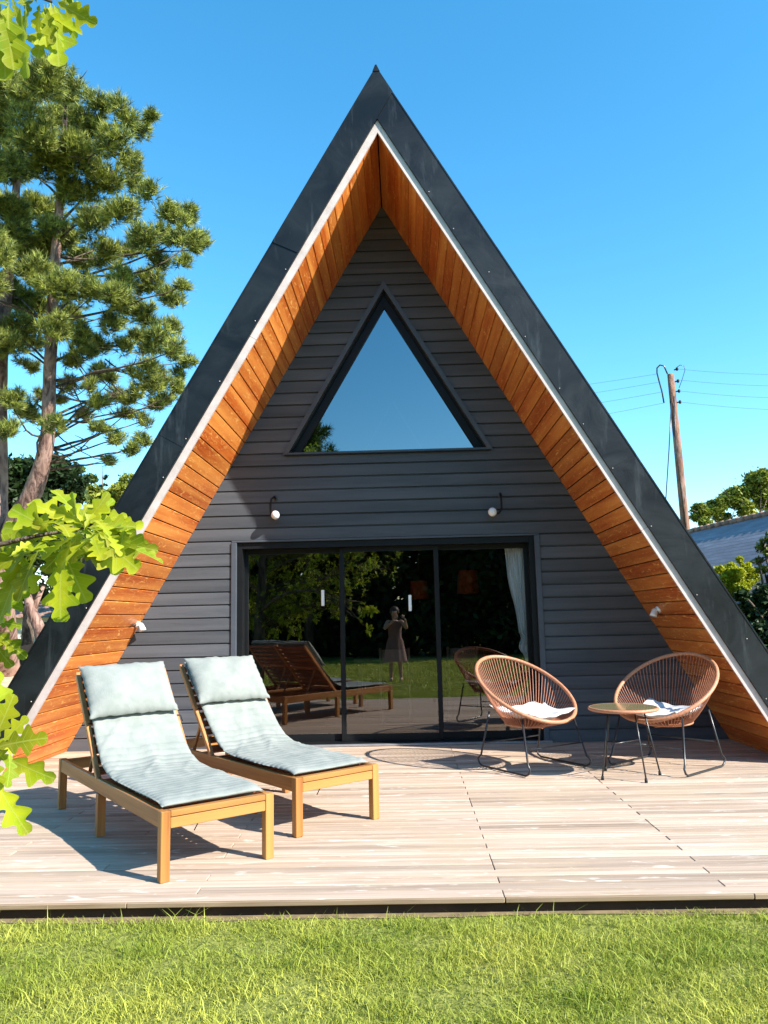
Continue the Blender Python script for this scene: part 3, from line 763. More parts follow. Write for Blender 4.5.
def seat_pad(label, seed, loc, rz):
    rs = random.Random(seed); ph = [rs.uniform(0, 6) for _ in range(8)]
    t = None; n_ = 40; vs = []; fs = []
    for sg in (1, -1):
        for i in range(n_+1):
            for j in range(n_+1):
                a = -1+2*i/n_; b = -1+2*j/n_
                hgt = max(0, (1-abs(a)**4)*(1-abs(b)**4))**.4*.020
                lift = .050*max(0, -a)**2+.045*b*b+.020*max(0, a)**3
                wrk = .005*math.sin(a*6+b*3+ph[0])+.004*math.sin(b*11+a*5+ph[1])
                fold = .016*math.exp(-((a+.3*b+.15)/.07)**2)
                vs.append((a*.255+.010, b*.262*(1+.03*math.sin(a*4+ph[2])), .430+lift+sg*hgt+wrk+fold*(1 if sg > 0 else 0)))
    W = n_+1; B0 = W*W
    for i in range(n_):
        for j in range(n_): a = i*W+j; fs += [(a, a+W, a+W+1, a+1), (B0+a, B0+a+1, B0+a+W+1, B0+a+W)]
    for i in range(n_): a = i*W; fs.append((a, B0+a, B0+a+W, a+W)); a = i*W+n_; fs.append((a, a+W, B0+a+W, B0+a)); fs.append((i, i+1, B0+i+1, B0+i)); a = n_*W+i; fs.append((a, B0+a, B0+a+1, a+1))
    mb = MB(); mb.add(vs, fs, True); o = mb.build('seat_cushion', MT['white'], loc=loc); o.rotation_euler = (0, 0, rz)
    tag(o, label, 'cushion', 'white cushions on the armchairs')
seat_pad('white cushion lying in the armchair left of the small table', 1, a1.location, -.990)
seat_pad('rumpled white cushion lying in the armchair behind the small table', 5, a2.location, -2.417)
t = thing('side_table', 'small round table with tan rim and thin black legs between the armchairs', 'table', (1.882, -1.736, .001))
def disc(mb, r, z0, z1, n_=48):
    vs = [(r*math.cos(2*math.pi*i/n_), r*math.sin(2*math.pi*i/n_), z) for z in (z0, z1) for i in range(n_)]
    mb.add(vs, [tuple(range(n_-1, -1, -1)), tuple(range(n_, 2*n_))]+[(i, (i+1) % n_, (i+1) % n_+n_, i+n_) for i in range(n_)])
mb = MB(); disc(mb, .262, .528, .540); mb.build('table_top', MT['tabletop'], t)
mb = MB(); mb.tube([(.264*math.cos(2*math.pi*i/48), .264*math.sin(2*math.pi*i/48), .527) for i in range(48)], .014, 8, closed=True); mb.build('rim', MT['rim'], t)
for wx, wy in ((1.60, -1.895), (1.94, -2.067), (2.08, -1.747), (1.758, -1.557)):
    bx_, by_ = wx-1.882+.03, wy+1.736+.02
    l_ = math.hypot(bx_, by_); bx_, by_ = bx_/l_*.262, by_/l_*.262
    mb = MB(); mb.tube([(bx_*.62, by_*.62, .522), (bx_, by_, .02)], .0065, 8); lg = mb.build('leg', MT['steel'], t)
    mb = MB(); mb.tube([(bx_*.99, by_*.99, .03), (bx_, by_, 0)], [.010, .013], 10); mb.build('foot', MT['rubber'], lg)
for s_ in (1, -1):
    mb = MB(); mb.tube([(.17*math.cos(.55*s_+0.1*s_)*1, .17*math.sin(.62*s_+(0 if s_ > 0 else 0)), .26+.004*s_), (-.17*math.cos(.65), -.17*math.sin(.62*s_), .26+.004*s_)], .005, 8); mb.build('brace', MT['steel'], t)

# ================================================================== FOLIAGE HELPERS
def leafcloud(centers, radii, per, size, flat=(1, 1, .8), shell=.5, aspect=.5, up=.3):
    """many diamond leaves spread through clumps"""
    C = []; S = []
    for (c, r) in zip(centers, radii):
        n_ = max(int(per*(r**2)), 12)
        v = RNG.normal(size=(n_, 3)); v /= np.linalg.norm(v, axis=1)[:, None]
        rad = (RNG.uniform(shell**3, 1, n_))**(1/3)*(1+.35*RNG.exponential(.6, n_)*(RNG.uniform(0, 1, n_) < .35))
        C.append(np.array(c)+v*rad[:, None]*r*np.array(flat)); 
    C = np.concatenate(C); n_ = len(C)
    nrm = RNG.normal(size=(n_, 3)); nrm[:, 2] = np.abs(nrm[:, 2])+up; nrm /= np.linalg.norm(nrm, axis=1)[:, None]
    t_ = np.cross(nrm, RNG.normal(size=(n_, 3))); t_ /= np.linalg.norm(t_, axis=1)[:, None]; b_ = np.cross(nrm, t_)
    sz = size*RNG.uniform(.6, 1.3, n_)[:, None]
    V = np.stack([C-t_*sz, C-b_*sz*aspect-nrm*sz*.15, C+t_*sz, C+b_*sz*aspect-nrm*sz*.15], 1).reshape(-1, 3)
    F = np.arange(n_)[:, None]*4+np.array([[0, 1, 2, 3]])
    return V, F
def tuftcloud(centers, radii, ntuft, nneed, L_, w_, flat=(1, 1, .6), updir=.7):
    C = []; D = []
    for c, r in zip(centers, radii):
        n_ = max(12, int(ntuft*r**2)); v = RNG.normal(size=(n_, 3)); v /= np.linalg.norm(v, axis=1)[:, None]
        rad = RNG.uniform(.15, 1, n_)**.45
        C.append(np.array(c)+v*rad[:, None]*r*np.array(flat)); D.append(v*.8+np.array([0, 0, updir]))
    C = np.concatenate(C); D = np.concatenate(D); D /= np.linalg.norm(D, axis=1)[:, None]; nt_ = len(C)
    C = np.repeat(C, nneed, 0); D = np.repeat(D, nneed, 0); n_ = len(C)
    C = C+D*RNG.uniform(-.5, .5, n_)[:, None]*L_*.7
    d_ = D*.80+RNG.normal(size=(n_, 3))*.45; d_ /= np.linalg.norm(d_, axis=1)[:, None]
    s_ = np.cross(d_, RNG.normal(size=(n_, 3))); s_ /= np.linalg.norm(s_, axis=1)[:, None]
    l_ = L_*RNG.uniform(.7, 1.2, n_)[:, None]
    V = np.stack([C-s_*w_/2, C+s_*w_/2, C+d_*l_], 1).reshape(-1, 3)
    return V, np.arange(n_)[:, None]*3+np.array([[0, 1, 2]])
def curve(a, b, sag=0, n_=6, wob=.0):
    a = Vector(a); b = Vector(b); out = []
    L_ = (b-a).length; w1 = Vector((random.uniform(-1, 1), random.uniform(-1, 1), random.uniform(-1, 1)))*wob*L_
    for i in range(n_+1):
        f = i/n_; out.append(a.lerp(b, f)+Vector((0, 0, sag*4*f*(1-f)))+w1*math.sin(f*math.pi)+Vector((random.uniform(-1, 1), random.uniform(-1, 1), random.uniform(-1, 1)))*wob*.12*L_*(1 if 0 < i < n_ else 0))
    return out
def localise(o, V): return V-np.array(o.location)

# ================================================================== PINE (left)
DP = 20.0
base = plane(2, 676, 2, GZ)
pine = thing('pine_tree', 'tall pine with forked pinkish trunk and dense needle clumps left of the house', 'tree', base)
mb = MB()
def tr(path, rads, mb, seg=14):
    # smooth
    pts_ = [Vector(p) for p in path]; out = []; rr_ = []
    for i in range(len(pts_)-1):
        p0, p1, p2, p3 = pts_[max(i-1, 0)], pts_[i], pts_[i+1], pts_[min(i+2, len(pts_)-1)]
        for k in range(5):
            f = k/5; out.append(.5*((2*p1)+(p2-p0)*f+(2*p0-5*p1+4*p2-p3)*f*f+(3*p1-p0-3*p2+p3)*f**3)); rr_.append(rads[i]+(rads[i+1]-rads[i])*f)
    out.append(pts_[-1]); rr_.append(rads[-1])
    mb.tube([p-base for p in out], rr_, seg, jitter=.06)
tr([base, at(-4, 600, DP), at(-5, 540, DP), at(-1, 470, DP+.3), at(0, 380, DP+.5), at(8, 280, DP+.6), at(18, 170, DP+.6)], [.50, .42, .34, .22, .18, .15, .08], mb)
tr([at(-2, 585, DP), at(14, 528, DP-.2), at(35, 487, DP-.4), at(47, 440, DP-.5), at(50, 370, DP-.5), at(53, 300, DP-.4), at(56, 250, DP-.3), at(62, 170, DP-.2), at(66, 100, DP)], [.28, .27, .23, .18, .155, .14, .12, .09, .04], mb)
mb.build('trunk', MT['pinebark'], pine)
CL = [(70,85,22),(45,80,24),(20,95,28),(-5,80,26),(100,105,18),(122,112,15),(88,125,22),(60,118,24),(30,135,28),(0,125,26),(140,128,15),(150,118,10),(112,140,20),(130,160,18),(80,155,24),(50,165,26),(15,170,28),(-15,165,26),
      (135,185,16),(148,192,12),(104,180,22),(75,195,24),(40,205,26),(5,210,28),(120,212,20),(90,225,22),(55,235,26),(25,245,28),(-10,250,26),
      (168,210,14),(178,222,13),(190,214,11),(172,240,16),(192,240,14),(203,246,9),(150,235,18),(130,245,20),(160,262,16),(182,262,12),(105,255,20),(80,262,22),
      (185,285,10),(150,285,18),(120,280,20),(95,292,20),(172,300,13),(60,285,22),(35,275,24),(5,290,24),(-20,285,24),(70,310,18),(30,305,22),
      (130,310,14),(112,325,12),(140,335,13),(160,340,14),(175,350,12),(188,362,10),(150,352,12),(125,345,10),(180,375,8),(95,345,14),(80,335,14),(60,330,16),(20,335,22),(0,345,20),
      (75,362,12),(98,372,13),(112,378,9),(150,385,12),(165,395,14),(180,388,8),(155,408,9),(135,392,9),(90,385,8),(30,365,12),(10,400,14),(25,410,12),(35,420,9),(5,430,12),
      (100,430,8),(118,440,9),(132,448,8),(145,440,7),(108,462,6),(128,400,7),(60,400,6),(40,395,7),(-25,330,25),(-30,380,22),(-40,220,30),(-40,140,30),(-60,300,30),(-50,430,18),(170,325,12),(145,315,14),(160,375,13),(140,370,12),(115,395,12),(100,405,12),(125,415,10),(145,420,9),(120,300,16),(85,350,14),(70,385,12),(55,425,10),(85,415,10),(195,250,9),(180,240,14),(200,236,8)]
cs = []; rs_ = []; limb = MB()
def trunkpt(py):
    ys = [520, 487, 440, 370, 300, 250, 170, 100]; xs_ = [16, 35, 47, 50, 53, 56, 62, 66]
    return np.interp(-py, [-q for q in ys], xs_)
for i, (px, py, r) in enumerate(CL):
    dz = random.uniform(-1.8, 1.8) if px > 60 else random.uniform(-2.4, 2.4)
    c = at(px, py, DP+dz); cs.append(np.array(c)); rs_.append(r*DP/FPX*(1.0 if py < 300 else 1.22))
    if i % 4 == 0 or (r < 11 and i % 2):
        sy_ = min(py+random.uniform(15, 55), 470); tp = at(trunkpt(sy_), sy_, DP-.3)
        rad0 = .028+.02*random.random()
        P_ = curve(tp-base, c-base, random.uniform(-.45, .25), 7, .10)
        limb.tube(P_, [rad0*(1-.75*k/7) for k in range(8)], 6)
        for _ in range(3):
            q = P_[random.randint(4, 7)]; e = q+Vector((random.uniform(-1, 1), random.uniform(-1, 1), random.uniform(-.35, .5)))*r*DP/FPX*1.1
            limb.tube(curve(q, e, 0, 3, .1), [.018, .014, .010, .006], 5)
# bare dead twigs low in the crown
for _ in range(18):
    sy_ = random.uniform(330, 470); tp = at(trunkpt(sy_), sy_, DP-.3); e = at(trunkpt(sy_)+random.uniform(25, 105), sy_+random.uniform(-30, 40), DP+random.uniform(-1.5, 1.5))
    if random.random() < .5: tp = at(random.uniform(70, 120), random.uniform(345, 420), DP+random.uniform(-1, 1)); e = tp+Vector((random.uniform(-.3, 1.5), random.uniform(-1, 1), random.uniform(-.9, .4)))
    limb.tube(curve(tp-base, e-base, -.1, 5, .1), [.022, .018, .014, .011, .008, .005], 5)
limb.build('limbs', MT['bark'], pine)
# split clumps into sub-clumps for an uneven outline
cc = []; cr_ = []
for c, r in zip(cs, rs_):
    k = max(5, int(12*r/.6))
    for _ in range(k):
        v = RNG.normal(size=3); v /= np.linalg.norm(v); cc.append(c+v*r*np.array([.72, .72, .60])*RNG.uniform(.3, 1)); cr_.append(r*RNG.uniform(.26, .62))
tw = MB()
for c_, r_ in zip(cc, cr_):
    for _ in range(2):
        v = Vector(RNG.normal(size=3)).normalized(); a_ = Vector(c_)-v*r_*.2; b_ = Vector(c_)+Vector((v.x, v.y, abs(v.z)*.5))*r_*1.25
        tw.tube([a_-base, (a_+b_)/2-base+Vector((0, 0, -.03)), b_-base], [.014, .010, .005], 4, cap=False)
tw.build('twigs', MT['bark'], pine)
V, F = tuftcloud(cc, cr_, 430, 14, .185, .019, flat=(1, 1, .72), updir=.8)
npmesh('crown', V-np.array(base), F, MT['pine'], pine)
print('pine tris', len(F))

# ================================================================== OAK beside the camera (frames the picture, mirrored in the doors)
def oakleaf_template(n_=14, lobes=3.5):
    """unit leaf, stalk at origin pointing +x, length 1, rounded lobes that point a little forward"""
    vs = []
    for i in range(n_+1):
        f = i/n_; g_ = max(0, (f-.07)/.93)
        env = (g_**.85)*(1-g_**5)*.40+.012
        lob = .5-.5*math.cos(2*math.pi*(lobes*g_+.12)); lob = lob**.8
        w_ = env*(.34+.62*lob)
        if f > .93: w_ = max(.004, .20*math.sqrt(max(0, 1-((f-.90)/.10)**2))*.55)
        sk = .055*(lob-.5)*min(1, w_/.12)
        x1 = min(f+sk, 1.0)
        vs += [(x1, w_, .35*w_), (f, 0, 0), (x1, -w_, .35*w_)]
    fs = []
    for i in range(n_):
        a = i*3; fs += [(a, a+1, a+4, a+3), (a+1, a+2, a+5, a+4)]
    return np.array(vs), np.array(fs)
def place_leaves(tmpl, pos, xdir, nrm, size, curl=None):
    TV, TF = tmpl; n_ = len(pos); k = len(TV)
    xdir = xdir/np.linalg.norm(xdir, axis=1)[:, None]
    y_ = np.cross(nrm, xdir); y_ /= np.linalg.norm(y_, axis=1)[:, None]; z_ = np.cross(xdir, y_)
    T_ = np.repeat(TV[None], n_, 0).copy()
    if curl is not None: T_[:, :, 2] += -curl[:, None]*T_[:, :, 0]**2
    T_[:, :, 1] *= RNG.uniform(.85, 1.2, n_)[:, None]; T_[:, :, 1] += (RNG.uniform(-.12, .12, n_)[:, None])*T_[:, :, 0]**2
    T_ = T_*size[:, None, None]
    V = pos[:, None, :]+T_[:, :, :1]*xdir[:, None]+T_[:, :, 1:2]*y_[:, None]+T_[:, :, 2:3]*z_[:, None]
    F = (np.arange(n_)[:, None, None]*k+TF[None]).reshape(-1, 4)
    return V.reshape(-1, 3), F
ob = Vector((-3.3, -9.6, GZ))
oak = thing('oak_tree', 'young oak with bright yellow green lobed leaves reaching in from the left edge', 'tree', ob)
mb = MB()
def addt(path, r0, r1, seg=8):
    n_ = len(path); mb.tube([Vector(p)-ob for p in path], [r0+(r1-r0)*i/(n_-1) for i in range(n_)], seg, jitter=.03)
top = Vector((-3.1, -9.9, 4.6))
addt(curve(ob, top, 0, 10, .02), .15, .05, 12)
LP = []; LX = []; LN = []; LS = []
def sprig(p, direction, n_, size, spread=1.0, face=None):
    """a whorl of leaves around a twig tip; face = preferred leaf normal"""
    d_ = Vector(direction).normalized(); a_ = d_.orthogonal().normalized(); b_ = d_.cross(a_)
    for i in range(n_):
        an = 2*math.pi*i/n_+random.uniform(-.4, .4); out = (d_*random.uniform(.1, .9)+(a_*math.cos(an)+b_*math.sin(an))*spread).normalized()
        nn = Vector(face) if face is not None else (d_+Vector((0, 0, .8)))
        nn = (nn.normalized()+Vector((random.uniform(-1, 1), random.uniform(-1, 1), random.uniform(-1, 1)))*.45).normalized()
        LP.append(Vector(p)-d_*random.uniform(0, .03)-ob); LX.append(out); LN.append(nn); LS.append(size*random.uniform(.75, 1.2))
def twig(a, b, r0, r1, sag=0):
    P_ = curve(a, b, sag, 6, .04); addt(P_, r0, r1, 6); return P_
def leafpx(p0, p1, dep, size=None, tilt=.35):
    """one leaf with its stalk at pixel p0 and its tip at pixel p1, at a real distance dep"""
    a = at(p0[0], p0[1], dep); b = at(p1[0], p1[1], dep+random.uniform(-.03, .03)); x_ = b-a
    nn = Vector(-CF)+Vector((random.uniform(-1, 1), random.uniform(-1, 1), random.uniform(-.3, 1.2)))*tilt*1.6
    LP.append(a-ob); LX.append(x_.normalized()); LN.append(nn.normalized()); LS.append(x_.length)
    return a
# sprays near the camera: (twig start off-frame, twig end, leaves)
sprays = [
 # middle spray
 (1.45, (-60, 560), (84, 528), [((84,528),(60,480),),((84,525),(52,503)),((86,527),(147,545)),((88,530),(140,568)),((80,528),(110,500)),((84,530),(118,572)),((84,530),(96,498)),
        ((62,545),(56,622)),((60,540),(0,522)),((66,540),(10,505)),((40,548),(12,600)),((38,545),(-10,570)),((72,538),(60,575)),((50,545),(5,545)),((92,528),(142,530)),((78,525),(72,492)),
        ((30,552),(-8,620)),((96,530),(132,556)),((70,534),(100,560)),((20,556),(40,590)),((55,540),(30,515)),((88,524),(126,512)),((82,528),(30,500)),((80,530),(45,575)),((86,528),(135,520)),((90,532),(150,556)),((70,536),(20,530)),((76,530),(88,505)),((60,542),(82,600)),((25,552),(2,588)),((84,526),(112,470+30)),((10,556),(30,540)),((0,560),(18,510)),((48,546),(70,560))]),
 # lower left spray
 (1.30, (-70, 700), (-2, 748), [((-6,748),(40,735)),((-4,752),(50,782)),((-8,744),(14,698)),((-8,775),(24,835)),((-4,748),(28,718)),((-12,752),(6,795)),((-14,740),(2,672)),((-4,755),(24,768)),((-18,750),(-9,700))]),
 # left edge single leaves
 (1.6, (-60, 610), (-12, 622), [((-12,618),(24,598)),((-12,625),(22,655)),((-10,620),(20,625)),((-14,630),(8,668))]),
 # top left spray
 (1.40, (-70, -30), (52, 2), [((50,2),(62,60)),((48,4),(40,58)),((20,3),(24,78)),((8,2),(6,62)),((30,5),(16,44)),((55,0),(92,26)),((62,-2),(84,6)),((40,3),(34,30)),((-2,5),(10,80)),((52,3),(76,36)),((34,0),(58,-20)),((44,4),(54,40)),((2,0),(-12,60)),((68,-4),(90,-18))]),
]
NEAR = 0
hub = Vector((-1.75, -8.0, 1.9))
addt(curve(Vector((-3.25, -9.65, 1.5)), hub, .12, 6, .04), .05, .022, 8)
for dep, s0, s1, leaves in sprays:
    A_ = at(s0[0], s0[1], dep); B_ = at(s1[0], s1[1], dep)
    addt(curve(hub, A_, .05, 6, .05), .016, .008, 6); addt(curve(A_, B_, .01, 6, .05), .007, .0025, 6)
    for lf in leaves:
        a = leafpx(lf[0], lf[1], dep+random.uniform(-.10, .10))
NEAR = len(LP)
for (px, py, dep, n_l, sz) in ((84,528,1.45,9,.085),(60,542,1.46,6,.08),(104,538,1.42,7,.075),(30,552,1.48,7,.08),(40,520,1.47,4,.07),(-12,750,1.30,6,.06),(-4,775,1.3,3,.055),(44,2,1.40,6,.065),(14,4,1.42,6,.075),(60,-6,1.38,3,.05)):
    for _ in range(n_l):
        c_ = at(px+random.uniform(-22, 22), py+random.uniform(-9, 9), dep+random.uniform(-.12, .12))
        LP.append(c_-ob); LX.append((Vector((random.uniform(-1, 1), random.uniform(-1, 1), random.uniform(-.8, .35)))).normalized()); LN.append(Vector((random.uniform(-.5, .5), random.uniform(-.9, .3), 1)).normalized()); LS.append(sz*random.uniform(.7, 1.15))
NEAR = len(LP)
# the rest of the crown: limbs with sprigs
random.seed(21)
def limbto(start, end, r0):
    P_ = curve(start, end, .15, 8, .06); addt(P_, r0, .012, 8); return P_
ends = []
for (x_, y_, z_) in [(-1.2,-10.6,3.2),(-.6,-10.9,2.7),(-.1,-10.8,3.1),(-1.7,-10.4,2.2),(-2.2,-10.2,1.7),(-1.0,-10.3,2.2),(-2.6,-10.5,3.0),(-3.2,-10.2,2.1),(-1.9,-11.0,4.0),(-1.2,-11.2,4.5),(-.6,-11.4,3.7),(-2.9,-11.2,4.6),(-4.2,-10.5,3.4),(-4.8,-9.8,2.6),(-4.4,-9.2,4.2),(-2.4,-10.2,5.2),(-3.4,-10.1,5.5),(-2.0,-10.8,5.5),(-3.9,-10.6,1.4),(-2.7,-9.7,3.8),(.3,-11.0,3.6),(-.3,-11.3,4.3),(-1.5,-10.2,1.5),(-2.7,-10.0,1.1),(-3.5,-11,3.2),(-.9,-10.4,1.7),(-3.0,-10.6,1.6),(-.2,-10.4,2.5)]:
    s = Vector((-3.25, -9.7, min(max(.9, z_*.75), 4.3))); P_ = limbto(s, Vector((x_, y_, z_)), .035)
    for q in P_[2:]:
        for _ in range(5):
            e = q+Vector((random.uniform(-.5, .5), random.uniform(-.5, .5), random.uniform(-.32, .42)))
            addt(curve(q, e, 0, 3, .08), .006, .003, 4)
            sprig(e, e-q+Vector((0, 0, .1)), 7, .105, 1.0, (random.uniform(-.4, .8), random.uniform(-.2, .8), 1.0))
            sprig(q.lerp(e, .55), e-q, 4, .10, 1.0, (0, .3, 1))
mb.build('trunk', MT['bark'], oak)
A = lambda L: np.array([tuple(v) for v in L])
V, F = place_leaves(oakleaf_template(64), A(LP[:NEAR]), A(LX[:NEAR]), A(LN[:NEAR]), np.array(LS[:NEAR]), RNG.uniform(.0, .35, NEAR))
V2, F2 = place_leaves(oakleaf_template(14), A(LP[NEAR:]), A(LX[NEAR:]), A(LN[NEAR:]), np.array(LS[NEAR:]), RNG.uniform(-.05, .30, len(LP)-NEAR))
F = np.concatenate([F, F2+len(V)]); V = np.concatenate([V, V2])
UV = np.concatenate([np.tile(oakleaf_template(64)[0][:, :2], (NEAR, 1)), np.tile(oakleaf_template(14)[0][:, :2], (len(LP)-NEAR, 1))])
npmesh('crown', V, F, MT['oak'], oak, smooth=True, uv=UV); print('oak leaves', len(LP))

# ================================================================== OTHER TREES AND SHRUBS
def leafy(label, cx, px_list, depth, mat_, size, per, cat='tree', name='leafy_tree', trunk=True, flat=(1, 1, .8), group=None, ground=None, bare=0):
    """crown clumps given as (px, py, radius px) at a true distance"""
    cs_ = [at(x_, y_, depth+random.uniform(-1, 1)*(r_/FPX*depth)) for x_, y_, r_ in px_list]; rr_ = [r_/FPX*depth for _, _, r_ in px_list]
    mx = sum(c.x for c in cs_)/len(cs_); my = sum(c.y for c in cs_)/len(cs_); b0 = Vector((mx, my, GZ))
    t = thing(name, label, cat, b0, 0, group)
    cc_ = []; cr = []
    for c, r_ in zip(cs_, rr_):
        for _ in range(9):
            v = RNG.normal(size=3); v /= np.linalg.norm(v); cc_.append(np.array(c)+v*r_*.62*RNG.uniform(.5, 1)); cr.append(r_*RNG.uniform(.32, .55))
    V, F = leafcloud(cc_, cr, per*9, size, flat); npmesh('crown', V-np.array(b0), F, mat_, t)
    m_ = MB(); zt_ = max(c.z for c in cs_); zl = min(c.z for c in cs_)
    m_.tube([(0, 0, 0), (0.05, 0, (zl-GZ)*.6), (0, .05, (zt_-GZ)*.75)], [max(.05, .035*(zt_)), .03*zt_, .01*zt_+.01], 8, jitter=.08)
    for c, r_ in zip(cs_, rr_):
        s = Vector((0, 0, max(.1, (c.z-GZ)*.55))); m_.tube(curve(s, c-b0, .05, 5, .08), [.012*zt_+.01, .01*zt_+.008, .008*zt_+.006, .02, .015, .01], 6)
        for _ in range(bare): e = c-b0+Vector((random.uniform(-1, 1), random.uniform(-1, 1), random.uniform(-1, .6)))*r_*1.1; m_.tube(curve(c-b0, e, 0, 3, .1), [.03, .02, .015, .01], 5)
    m_.build('trunk', MT['bark'], t); return t
def blob(cx, cy, r, n_, rx, ry, rmin, rmax): return [(cx+random.uniform(-rx, rx), cy+random.uniform(-ry, ry), random.uniform(rmin, rmax)) for _ in range(n_)]
random.seed(5)
# right: tree behind the slate roof
leafy('broad yellow green tree rising behind the slate roof right of the pole', 0, [(700,512,12),(716,505,14),(735,498,16),(752,488,16),(768,492,22),(726,520,12),(705,525,10),(748,510,14),(785,490,26),(760,478,12),(810,500,30),(840,510,30),(780,520,20)], 27, MT['mid'], .075, 420, bare=8)
leafy('bright yellow green shrub in front of the slate roof', 0, [(724,580,12),(736,574,11),(738,588,15),(750,584,13),(724,596,13),(742,600,16),(730,566,6),(752,572,8),(762,588,10),(739,560,5),(746,566,5),(720,570,6)], 13.5, MT['yellow'], .032, 2600, 'shrub', 'shrub')
leafy('dark green hedge bush beside the right roof slope', 0, [(748,612,18),(766,600,18),(760,630,18),(774,650,22),(790,620,26),(768,672,16),(785,680,20),(810,650,30),(742,595,8),(800,690,30)], 12.2, MT['dark'], .06, 900, 'shrub', 'hedge_bush')
leafy('sparse yellowish twiggy bush over the slate roof at the right edge', 0, [(762,548,8),(768,540,9),(775,552,12),(758,560,6),(780,535,12),(764,570,8)], 12.8, MT['mid'], .035, 700, 'shrub', 'twiggy_bush', bare=3)
leafy('distant green tree low on the horizon behind the hedge bush', 0, [(800,560,40),(840,540,50),(900,560,60),(860,600,50)], 34, MT['green'], .2, 60)
# left background
leafy('dark bushy tree behind the pine trunks', 0, [(25,476,26),(50,472,22),(66,476,18),(78,486,16),(10,480,26),(40,505,26),(15,520,26),(62,505,18),(30,545,24),(5,560,24),(50,540,20),(55,570,14),(20,585,14),(42,592,10),(-20,500,40),(-20,560,40)], 27, MT['dark'], .13, 190)
leafy('pale green rounded tree between the pine and the house roof', 0, [(118,494,16),(105,508,18),(130,488,16),(94,494,13),(142,500,18),(118,530,18),(100,545,20),(85,520,14),(130,545,20),(80,550,16),(150,530,20)], 33, MT['mid'], .13, 220)
leafy('dark green tree right behind the forked pine', 0, [(75,495,14),(88,480,9),(70,520,16),(62,545,18),(84,540,16),(80,470,5),(75,570,14),(60,585,12)], 30, MT['green'], .13, 130)
for (px, py, dd, lb) in ((103, 466, 44, 'pointed dark spruce top, left one of the two beside the roof edge'), (124, 470, 46, 'pointed dark spruce top, right one of the two beside the roof edge')):
    topp = at(px, py, dd); b0 = Vector((topp.x, topp.y, GZ)); t = thing('spruce_tree', lb, 'tree', b0, 0, 'spruces in the left distance'); Hh = topp.z-GZ
    m_ = MB(); m_.tube([(0,0,0), (0,0,Hh)], [.2, .02], 8); m_.build('trunk', MT['bark'], t)
    cc_ = []; cr = []
    for i in range(90):
        f = random.random()**.8; z_ = Hh*(1-f*.8); rad = f*Hh*.26+.05; an = random.uniform(0, 6.28); k = random.uniform(.3, 1); cc_.append(np.array([math.cos(an)*rad*k, math.sin(an)*rad*k, z_-.15*rad*k])); cr.append(.10+.30*f)
    V, F = leafcloud(cc_, cr, 1500, .13, (1, 1, .5), aspect=.35); npmesh('crown', V, F, MT['spruce'], t)
leafy('long low bushy tree closing the view at the left edge', 0, [(-40,600,40),(-80,560,60),(-120,590,60),(-60,520,50)], 40, MT['green'], .2, 50)
# small crooked tree by the sandy ground
cb = plane(46, 668, 2, GZ); t = thing('crooked_tree', 'small crooked bare trunk leaning beside the left roof edge', 'tree', cb)
m_ = MB(); m_.tube([Vector((0,0,0)), at(40,630,26)-cb, at(32,612,26)-cb, at(26,590,26)-cb], [.22, .2, .17, .12], 9, jitter=.1); m_.tube([at(32,612,26)-cb, at(44,585,26.3)-cb], [.12, .06], 8)
m_.build('trunk', MT['pinebark'], t)
V, F = leafcloud([np.array(at(26,585,26)), np.array(at(42,582,26)), np.array(at(34,575,26)), np.array(at(20,600,26))], [.45, .5, .5, .3], 200, .09); npmesh('crown', V-np.array(cb), F, MT['dark'], t)

# behind the camera: shaded wood edge that the doors mirror
random.seed(9)
lb = ['dark leafy tree behind the lawn, far left of the wood edge', 'dark leafy tree behind the lawn, left of the oak', 'dark leafy tree behind the lawn, straight behind the oak', 'dark leafy tree behind the photographer', 'dark leafy tree behind the lawn, facing the glass doors', 'dark leafy tree behind the lawn, facing the armchairs', 'dark leafy tree behind the lawn, facing the side table', 'dark leafy tree behind the lawn, far right of the wood edge']
for i in range(8):
    x0 = -13+i*3.3; y0 = -21+random.uniform(-1, 1); hgt = random.uniform(6.2, 7.0); t = thing('woodland_tree', lb[i], 'tree', (x0, y0, GZ), 0, 'trees of the wood edge behind the lawn')
    cc_ = []; cr = []
    for _ in range(150):
        cc_.append(np.array([random.uniform(-2.2, 2.2), random.uniform(-1.2, 1.2), random.uniform(.2, hgt-.4)])); cr.append(random.uniform(.6, 1.0))
    V, F = leafcloud(cc_, cr, 170, .17); npmesh('crown', V, F, MT['dark'], t)
    m_ = MB(); m_.tube([(0,0,0), (.1,0,hgt*.8)], [.2, .05], 8); m_.build('trunk', MT['bark'], t)
# tall conifer mirrored in the corner of the gable window
t = thing('woodland_pine', 'taller feathery conifer of the wood edge, mirrored in the gable window', 'tree', (-3.25, -19.0, GZ), 0)
cc_ = []; cr = []
for _ in range(170):
    f = random.random()**1.3; z_ = 3+6.3*(1-f*.9); rad = .5+2.4*f; an = random.uniform(0, 6.28); cc_.append(np.array([math.cos(an)*rad*random.random(), math.sin(an)*rad*random.random(), z_])); cr.append(.25+.35*f)
V, F = tuftcloud(cc_, cr, 200, 10, .28, .035); npmesh('crown', V, F, MT['green'], t)
m_ = MB(); m_.tube([(0,0,0), (0,0,8.4)], [.2, .03], 8); m_.build('trunk', MT['bark'], t)

